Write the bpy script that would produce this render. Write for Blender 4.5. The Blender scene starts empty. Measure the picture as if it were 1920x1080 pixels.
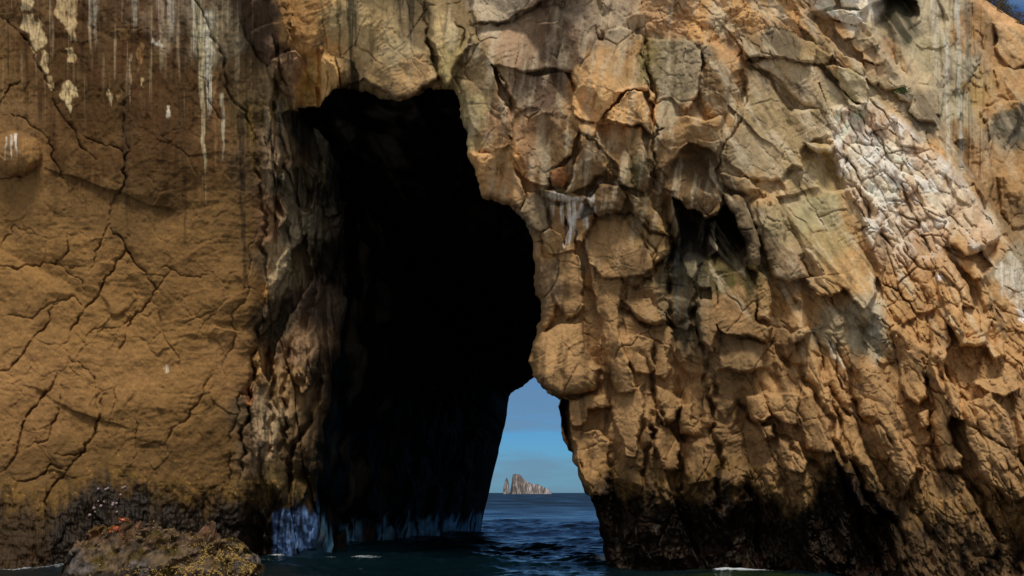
import bpy, math, random
import numpy as np
from mathutils import Vector

# ------------------------------------------------------------------ camera
W, H, F = 1920.0, 1080.0, 1663.0          # photograph size and focal length in its pixels
CAMZ = 3.0
PITCH = math.atan(384.0 / F)
sc = bpy.context.scene
cam_d = bpy.data.cameras.new('camera'); cam = bpy.data.objects.new('camera', cam_d)
sc.collection.objects.link(cam)
cam_d.sensor_fit = 'HORIZONTAL'; cam_d.sensor_width = 36.0; cam_d.lens = 36.0 * F / W
cam_d.clip_start = 0.1; cam_d.clip_end = 60000
cam.location = (0, 0, CAMZ); cam.rotation_euler = (math.pi / 2 + PITCH, 0, 0)
sc.camera = cam
# ------------------------------------------------------------------ world: sky with thin cloud
SUN_EL, SUN_AZ = math.radians(66), math.radians(8)      # azimuth: to the right of straight behind the camera
world = bpy.data.worlds.new('World'); sc.world = world; world.use_nodes = True
nt = world.node_tree; nt.nodes.clear()
def nn(t, typ, **kw):
    n = t.nodes.new(typ)
    for k, v in kw.items(): setattr(n, k, v)
    return n
wo = nn(nt, 'ShaderNodeOutputWorld'); bg = nn(nt, 'ShaderNodeBackground')
sky = nn(nt, 'ShaderNodeTexSky'); sky.sky_type = 'NISHITA'; sky.sun_disc = False
sky.sun_elevation = SUN_EL; sky.sun_rotation = math.pi - SUN_AZ
sky.air_density = 1.0; sky.dust_density = 0.3; sky.ozone_density = 1.5; sky.altitude = 0
geo = nn(nt, 'ShaderNodeTexCoord')
mp = nn(nt, 'ShaderNodeMapping'); mp.inputs['Scale'].default_value = (3.0, 3.0, 17.0)
nz = nn(nt, 'ShaderNodeTexNoise'); nz.inputs['Scale'].default_value = 2.2; nz.inputs['Detail'].default_value = 7; nz.inputs['Roughness'].default_value = .55
cr = nn(nt, 'ShaderNodeValToRGB')
cr.color_ramp.elements[0].position = .42; cr.color_ramp.elements[0].color = (0, 0, 0, 1)
cr.color_ramp.elements[1].position = .60; cr.color_ramp.elements[1].color = (1, 1, 1, 1)
tint = nn(nt, 'ShaderNodeMix', data_type='RGBA', blend_type='MULTIPLY'); tint.inputs[0].default_value = 1
tint.inputs[7].default_value = (0.20, 0.50, 0.90, 1)
mixc = nn(nt, 'ShaderNodeMix', data_type='RGBA'); mixc.inputs[7].default_value = (1.5, 2.35, 3.35, 1)
mcl = nn(nt, 'ShaderNodeMath', operation='MULTIPLY'); mcl.inputs[1].default_value = .6
# bright cloud deck overhead and behind the boat
sep = nn(nt, 'ShaderNodeSeparateXYZ')
dk = nn(nt, 'ShaderNodeMapRange'); dk.inputs[1].default_value = .55; dk.inputs[2].default_value = -.35
deck = nn(nt, 'ShaderNodeMix', data_type='RGBA'); deck.inputs[7].default_value = (4.0, 4.1, 4.3, 1)
nt.links.new(geo.outputs['Generated'], mp.inputs[0]); nt.links.new(mp.outputs[0], nz.inputs['Vector'])
nt.links.new(nz.outputs[0], cr.inputs[0]); nt.links.new(cr.outputs[0], mcl.inputs[0])
nt.links.new(sky.outputs[0], tint.inputs[6]); nt.links.new(tint.outputs[2], mixc.inputs[6])
nt.links.new(mcl.outputs[0], mixc.inputs[0])
nt.links.new(geo.outputs['Generated'], sep.inputs[0]); nt.links.new(sep.outputs[1], dk.inputs[0])
nt.links.new(dk.outputs[0], deck.inputs[0]); nt.links.new(mixc.outputs[2], deck.inputs[6])
nt.links.new(deck.outputs[2], bg.inputs[0]); bg.inputs[1].default_value = 0.10
nt.links.new(bg.outputs[0], wo.inputs[0])
# ------------------------------------------------------------------ sun
sd_ = bpy.data.lights.new('sun', 'SUN'); sd_.energy = 2.4; sd_.angle = math.radians(14); sd_.color = (1, .94, .84)
sun = bpy.data.objects.new('sun', sd_); sc.collection.objects.link(sun)
sdir = Vector((math.sin(SUN_AZ) * math.cos(SUN_EL), -math.cos(SUN_AZ) * math.cos(SUN_EL), math.sin(SUN_EL)))
sun.rotation_euler = sdir.to_track_quat('Z', 'Y').to_euler()
sc.view_settings.view_transform = 'Standard'; sc.view_settings.look = 'None'
sc.view_settings.exposure = 0.0; sc.view_settings.gamma = 1
sc.cycles.max_bounces = 5; sc.cycles.diffuse_bounces = 3

# ------------------------------------------------------------------ numeric helpers
def hsh(ix, iy, s):
    u4 = np.uint32
    h = ix.astype(np.int32).view(u4) * u4(374761393) + iy.astype(np.int32).view(u4) * u4(668265263) + u4((s * 974634777) & 0xffffffff)
    h = (h ^ (h >> u4(13))) * u4(1274126177)
    h = (h ^ (h >> u4(16))) * u4(2246822519)
    h = h ^ (h >> u4(15))
    return (h & u4(0xffffff)) / float(0xffffff)
def noise(x, y, s=0):
    x, y = np.broadcast_arrays(np.asarray(x, float), np.asarray(y, float))
    if x.ndim == 0: return float(noise(x.reshape(1), y.reshape(1), s)[0])
    ix = np.floor(x); iy = np.floor(y); fx = x - ix; fy = y - iy
    def g(a, b):
        an = hsh(ix + a, iy + b, s) * 6.2831853
        return np.cos(an) * (fx - a) + np.sin(an) * (fy - b)
    ux = fx**3 * (fx * (fx * 6 - 15) + 10); uy = fy**3 * (fy * (fy * 6 - 15) + 10)
    a = g(0, 0) * (1 - ux) + g(1, 0) * ux; b = g(0, 1) * (1 - ux) + g(1, 1) * ux
    return (a * (1 - uy) + b * uy) * 1.5
def fbm(x, y, s=0, o=4, r=.5):
    t = 0; a = 1; n = 0
    for k in range(o):
        t = t + a * noise(x, y, s + k * 17); n += a; a *= r; x = x * 2.03 + 5.3; y = y * 2.03 + 1.7
    return t / n
def ridged(x, y, s=0, o=4, r=.5):
    t = 0; a = 1; n = 0
    for k in range(o):
        t = t + a * (1 - 2 * np.abs(noise(x, y, s + k * 19))); n += a; a *= r; x = x * 2.1 + 3.3; y = y * 2.1 + 7.7
    return t / n
def vor(x, y, s=0, jit=.9):
    ix = np.floor(x); iy = np.floor(y)
    f1 = np.full(x.shape, 9.); f2 = np.full(x.shape, 9.)
    cx = np.zeros(x.shape); cy = np.zeros(x.shape); ox = np.zeros(x.shape); oy = np.zeros(x.shape)
    for a in (-1, 0, 1):
        for b in (-1, 0, 1):
            px = ix + a; py = iy + b
            dx = x - (px + .5 + jit * (hsh(px, py, s) - .5)); dy = y - (py + .5 + jit * (hsh(px, py, s + 1) - .5))
            d = np.hypot(dx, dy); m = d < f1
            f2 = np.where(m, f1, np.minimum(f2, d)); f1 = np.where(m, d, f1)
            cx = np.where(m, px, cx); cy = np.where(m, py, cy); ox = np.where(m, dx, ox); oy = np.where(m, dy, oy)
    return f1, f2, cx, cy, ox, oy
def scallop(x, y, s=0, k=1.0, tilt=1.0, rnd=.5, sign=1):
    """continuous conchoidal facets: hollows meeting in sharp crests (sign=-1: blocks meeting in sharp clefts)"""
    ix = np.floor(x); iy = np.floor(y); h = np.full(x.shape, 9.)
    for a in (-1, 0, 1):
        for b in (-1, 0, 1):
            px = ix + a; py = iy + b
            dx = x - (px + .5 + .9 * (hsh(px, py, s) - .5)); dy = y - (py + .5 + .9 * (hsh(px, py, s + 1) - .5))
            h = np.minimum(h, k * (dx * dx + dy * dy) + tilt * ((hsh(px, py, s + 2) - .5) * dx + (hsh(px, py, s + 3) - .5) * dy) * 2 * sign + rnd * hsh(px, py, s + 4))
    return sign * (h - .25 * k - .25 * rnd)
def tin(UU, VV, su, sv, ang, seed, amp, jit=.42, warp=.12):
    """broken rock: a sheet of flat triangular facets meeting in sharp edges, sizes su x sv along a direction"""
    c, sn = math.cos(ang), math.sin(ang)
    x = (UU * c + VV * sn) / su; y = (-UU * sn + VV * c) / sv
    x = x + warp * fbm(UU / (su * .7), VV / (su * .7), seed + 1, 3); y = y + warp * fbm(UU / (su * .7), VV / (su * .7), seed + 2, 3)
    def P(a, b):
        return a + .5 + jit * 2 * (hsh(a, b, seed) - .5), b + .5 + jit * 2 * (hsh(a, b, seed + 3) - .5), hsh(a, b, seed + 4) - .5
    shp = x.shape; x = x.ravel(); y = y.ravel(); out = np.zeros(x.size); todo = np.arange(x.size)
    for a in (-1, 0, -2, 1):
        for b in (-1, 0, -2, 1):
            if todo.size == 0: break
            X_, Y_ = x[todo], y[todo]; ix = np.floor(X_); iy = np.floor(Y_); hit = np.zeros(todo.size, bool)
            q00, q10, q01, q11 = P(ix + a, iy + b), P(ix + a + 1, iy + b), P(ix + a, iy + b + 1), P(ix + a + 1, iy + b + 1)
            flip = hsh(ix + a, iy + b, seed + 5) > .5
            for t0, t1, t2, msk in ((q00, q10, q11, flip), (q00, q11, q01, flip), (q00, q10, q01, ~flip), (q10, q11, q01, ~flip)):
                d = (t1[1] - t2[1]) * (t0[0] - t2[0]) + (t2[0] - t1[0]) * (t0[1] - t2[1]); d = np.where(np.abs(d) < 1e-6, 1e-6, d)
                l0 = ((t1[1] - t2[1]) * (X_ - t2[0]) + (t2[0] - t1[0]) * (Y_ - t2[1])) / d
                l1 = ((t2[1] - t0[1]) * (X_ - t2[0]) + (t0[0] - t2[0]) * (Y_ - t2[1])) / d; l2 = 1 - l0 - l1
                m = msk & ~hit & (l0 >= -1e-6) & (l1 >= -1e-6) & (l2 >= -1e-6)
                out[todo[m]] = (l0 * t0[2] + l1 * t1[2] + l2 * t2[2])[m]; hit |= m
            todo = todo[~hit]
    out = out.reshape(shp)
    return out * amp
def sstep(a, b, x):
    t = np.clip((x - a) / (b - a), 0, 1); return t * t * (3 - 2 * t)
def lin(c):
    c = np.asarray(c, float) / 255.; return np.where(c < .04045, c / 12.92, ((c + .055) / 1.055) ** 2.4)
def sdist(pts, x, y):
    """signed distance to a closed polygon, negative inside"""
    p = np.asarray(pts, float); q = np.roll(p, -1, 0); d2 = np.full(x.shape, 1e12); ins = np.zeros(x.shape, bool)
    for (x0, y0), (x1, y1) in zip(p, q):
        ex, ey = x1 - x0, y1 - y0; L = ex * ex + ey * ey + 1e-9
        t = np.clip(((x - x0) * ex + (y - y0) * ey) / L, 0, 1)
        d2 = np.minimum(d2, (x - x0 - t * ex) ** 2 + (y - y0 - t * ey) ** 2)
        if y0 != y1:
            c = ((y0 > y) != (y1 > y)) & (x < (x1 - x0) * (y - y0) / (y1 - y0) + x0); ins ^= c
    return np.sqrt(d2) * np.where(ins, -1, 1)
def ldist(pts, x, y):
    """distance to an open polyline and the place along it (0..1)"""
    d2 = np.full(x.shape, 1e12); tt = np.zeros(x.shape); n = len(pts) - 1
    for k in range(n):
        (x0, y0), (x1, y1) = pts[k], pts[k + 1]
        ex, ey = x1 - x0, y1 - y0; L = ex * ex + ey * ey + 1e-9
        t = np.clip(((x - x0) * ex + (y - y0) * ey) / L, 0, 1)
        d = (x - x0 - t * ex) ** 2 + (y - y0 - t * ey) ** 2; m = d < d2
        d2 = np.where(m, d, d2); tt = np.where(m, (k + t) / n, tt)
    return np.sqrt(d2), tt
def rough_line(pts, it=4, amp=.10, seed=1, closed=False):
    r = random.Random(seed); p = [tuple(map(float, q)) for q in pts]
    for k in range(it):
        o = []; n = len(p)
        for i in range(n if closed else n - 1):
            a, b = p[i], p[(i + 1) % n]; o.append(a)
            L = math.hypot(b[0] - a[0], b[1] - a[1]); d = r.gauss(0, amp) * min(L, 60)
            o.append(((a[0] + b[0]) / 2 - (b[1] - a[1]) / (L + 1e-6) * d, (a[1] + b[1]) / 2 + (b[0] - a[0]) / (L + 1e-6) * d))
        if not closed: o.append(p[-1])
        p = o
    return np.array(p)
cp, sp_ = math.cos(PITCH), math.sin(PITCH)
def place(u, v, D):
    """world point on the line of sight of photograph point (u, v) at world depth Y = D"""
    rx = (u - W / 2) / F; ru = -(v - H / 2) / F
    ry = cp - ru * sp_; rz = sp_ + ru * cp; t = D / ry
    return rx * t, D + 0 * t, CAMZ + rz * t
def mesh_obj(name, verts, faces, mat=None, parent=None, smooth=True):
    me = bpy.data.meshes.new(name); me.vertices.add(len(verts)); me.vertices.foreach_set('co', np.asarray(verts, np.float32).ravel())
    faces = np.asarray(faces, np.int32); n, k = faces.shape
    me.loops.add(n * k); me.loops.foreach_set('vertex_index', faces.ravel())
    me.polygons.add(n); me.polygons.foreach_set('loop_start', np.arange(0, n * k, k, dtype=np.int32))
    me.polygons.foreach_set('use_smooth', np.full(n, smooth, bool)); me.update(calc_edges=True); me.validate()
    if mat: me.materials.append(mat)
    o = bpy.data.objects.new(name, me); sc.collection.objects.link(o)
    if parent: o.parent = parent
    return o
def set_col(o, name, rgb):
    a = o.data.attributes.new(name, 'FLOAT_COLOR', 'POINT'); c = np.ones((len(rgb), 4), np.float32); c[:, :3] = rgb
    a.data.foreach_set('color', c.ravel())
def set_f(o, name, x):
    a = o.data.attributes.new(name, 'FLOAT', 'POINT'); a.data.foreach_set('value', np.asarray(x, np.float32).ravel())
def grid_faces(nr, nc):
    i = np.arange(nr * nc).reshape(nr, nc)
    return np.stack([i[:-1, :-1], i[1:, :-1], i[1:, 1:], i[:-1, 1:]], -1).reshape(-1, 4)
def tag(o, label=None, cat=None, group=None, kind=None):
    for k, v in (('label', label), ('category', cat), ('group', group), ('kind', kind)):
        if v: o[k] = v
    return o

# ------------------------------------------------------------------ materials
def rock_material(name='weathered_rock', bump=.36, fine=26.0, spec=.18):
    m = bpy.data.materials.new(name); m.use_nodes = True; t = m.node_tree; b = t.nodes['Principled BSDF']
    at = nn(t, 'ShaderNodeAttribute'); at.attribute_name = 'rock_colour'
    wt = nn(t, 'ShaderNodeAttribute'); wt.attribute_name = 'wet'
    tc = nn(t, 'ShaderNodeTexCoord')
    n1 = nn(t, 'ShaderNodeTexNoise'); n1.inputs['Scale'].default_value = 4.6; n1.inputs['Detail'].default_value = 9; n1.inputs['Roughness'].default_value = .68
    n2 = nn(t, 'ShaderNodeTexNoise'); n2.inputs['Scale'].default_value = fine; n2.inputs['Detail'].default_value = 5; n2.inputs['Roughness'].default_value = .7
    r1 = nn(t, 'ShaderNodeMapRange'); r1.inputs[1].default_value = .3; r1.inputs[2].default_value = .7; r1.inputs[3].default_value = .74; r1.inputs[4].default_value = 1.26
    r2 = nn(t, 'ShaderNodeMapRange'); r2.inputs[1].default_value = .3; r2.inputs[2].default_value = .7; r2.inputs[3].default_value = .72; r2.inputs[4].default_value = 1.28
    mu = nn(t, 'ShaderNodeMath', operation='MULTIPLY')
    vm = nn(t, 'ShaderNodeVectorMath', operation='SCALE')
    L = t.links.new
    L(tc.outputs['Object'], n1.inputs['Vector']); L(tc.outputs['Object'], n2.inputs['Vector'])
    L(n1.outputs[0], r1.inputs[0]); L(n2.outputs[0], r2.inputs[0]); L(r1.outputs[0], mu.inputs[0]); L(r2.outputs[0], mu.inputs[1])
    L(at.outputs['Color'], vm.inputs[0]); L(mu.outputs[0], vm.inputs['Scale']); L(vm.outputs[0], b.inputs['Base Color'])
    ro = nn(t, 'ShaderNodeMapRange'); ro.inputs[3].default_value = .88; ro.inputs[4].default_value = .46
    L(wt.outputs['Fac'], ro.inputs[0]); L(ro.outputs[0], b.inputs['Roughness'])
    b.inputs['Specular Tint'].default_value = (1, .93, .84, 1)
    b.inputs['Specular IOR Level'].default_value = spec
    ad = nn(t, 'ShaderNodeMath', operation='MULTIPLY_ADD'); ad.inputs[1].default_value = .25
    L(n2.outputs[0], ad.inputs[0]); L(n1.outputs[0], ad.inputs[2])
    bp = nn(t, 'ShaderNodeBump'); bp.inputs['Strength'].default_value = bump; bp.inputs['Distance'].default_value = .11
    L(ad.outputs[0], bp.inputs['Height']); L(bp.outputs[0], b.inputs['Normal'])
    return m
ROCK = rock_material()
def plain(name, col, rough=.8, var=.25, scale=30.):
    m = bpy.data.materials.new(name); m.use_nodes = True; t = m.node_tree; b = t.nodes['Principled BSDF']
    n = nn(t, 'ShaderNodeTexNoise'); n.inputs['Scale'].default_value = scale; n.inputs['Detail'].default_value = 4
    tc = nn(t, 'ShaderNodeTexCoord'); mx = nn(t, 'ShaderNodeMix', data_type='RGBA')
    mx.inputs[6].default_value = (*[c * (1 - var) for c in col], 1); mx.inputs[7].default_value = (*[c * (1 + var) for c in col], 1)
    t.links.new(tc.outputs['Object'], n.inputs['Vector']); t.links.new(n.outputs[0], mx.inputs[0]); t.links.new(mx.outputs[2], b.inputs['Base Color'])
    b.inputs['Roughness'].default_value = rough
    return m

# ------------------------------------------------------------------ the cliff front
STEP = 1.75
us = np.arange(-260, 2190, STEP); vs = np.arange(-190, 1140, STEP)
U, V = np.meshgrid(us, vs)
# gentle warp so that nothing hand-laid keeps a straight edge
wu = U + 7 * fbm(U / 60, V / 60, 11, 4) + 2.2 * fbm(U / 12, V / 12, 12, 2); wv = V + 7 * fbm(U / 60, V / 60, 31, 4) + 2.2 * fbm(U / 12, V / 12, 32, 2)
# base depth (metres from the boat) on a coarse lattice
KU = [-260, 0, 300, 480, 560, 640, 860, 1000, 1135, 1400, 1700, 1920, 2190]
KV = [-190, 0, 300, 600, 900, 1140]
KD = [[43, 43, 42.5, 42, 41, 40, 39, 39, 39.5, 41, 45, 48, 52],
      [42, 42, 42, 42, 41, 40, 38.5, 38.5, 39, 40, 43, 45, 48],
      [41, 41, 41.5, 42.5, 45, 47, 39, 39, 39, 39, 39.5, 40, 42],
      [41, 41, 41.5, 43, 46.5, 51, 42, 39.5, 39, 38, 36, 34.5, 35],
      [39, 39.3, 40.6, 43, 47, 52, 42, 40.2, 39.4, 37.8, 34.2, 31.5, 30],
      [36.5, 37, 39, 42.5, 47, 52, 42, 40.6, 40.2, 38.2, 32.6, 29.5, 28]]
rows = np.array([np.interp(us, KU, r) for r in KD])
def smooth_rows(v):
    out = np.empty((len(v), len(us)))
    for j in range(len(us)): out[:, j] = np.interp(v, KV, rows[:, j])
    return out
D0 = smooth_rows(vs)
for _ in range(2):
    k = 41; ker = np.hanning(k); ker /= ker.sum()
    D0 = np.apply_along_axis(lambda a: np.convolve(np.pad(a, k // 2, 'edge'), ker, 'valid'), 0, D0)
    D0 = np.apply_along_axis(lambda a: np.convolve(np.pad(a, k // 2, 'edge'), ker, 'valid'), 1, D0)
Hh = np.zeros_like(U)                                     # relief, positive towards the boat
def soft(poly, w=25, x=wu, y=wv):
    return sstep(w, -w, sdist(poly, x, y))
# named regions
R_left = soft([(-400, -300), (470, -300), (500, 120), (500, 500), (450, 1200), (-400, 1200)], 22)
R_inner = soft([(470, 60), (660, 120), (720, 600), (640, 1200), (430, 1200), (490, 500)], 16) * (1 - R_left)
R_back = soft([(1600, -260), (1640, 60), (1700, 160), (1752, 220), (1815, 315), (1885, 425), (1925, 480), (2300, 760), (2300, -260)], 5)
R_cob = soft([(1560, 205), (1640, 185), (1715, 250), (1800, 330), (1872, 430), (1862, 455), (1822, 470), (1800, 430), (1772, 470), (1822, 560), (1812, 625),
              (1742, 655), (1670, 600), (1650, 520), (1620, 420), (1572, 330)], 7)
R_cob2 = soft([(1740, 640), (1870, 640), (1960, 560), (2190, 700), (2190, 900), (1930, 800), (1850, 730), (1790, 740)], 14)
R_cob3 = soft([(1230, -80), (1500, -40), (1520, 30), (1390, 85), (1345, 95), (1362, 215), (1322, 215), (1312, 110), (1212, 68)], 7)
R_ribs = soft([(1440, 560), (1640, 620), (1780, 700), (2200, 900), (2200, 1200), (1400, 1200), (1400, 700)], 40)
base = 1 - np.clip(R_left + R_inner + R_back + R_cob, 0, 1)
Hh -= 5.0 * R_back
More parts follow.
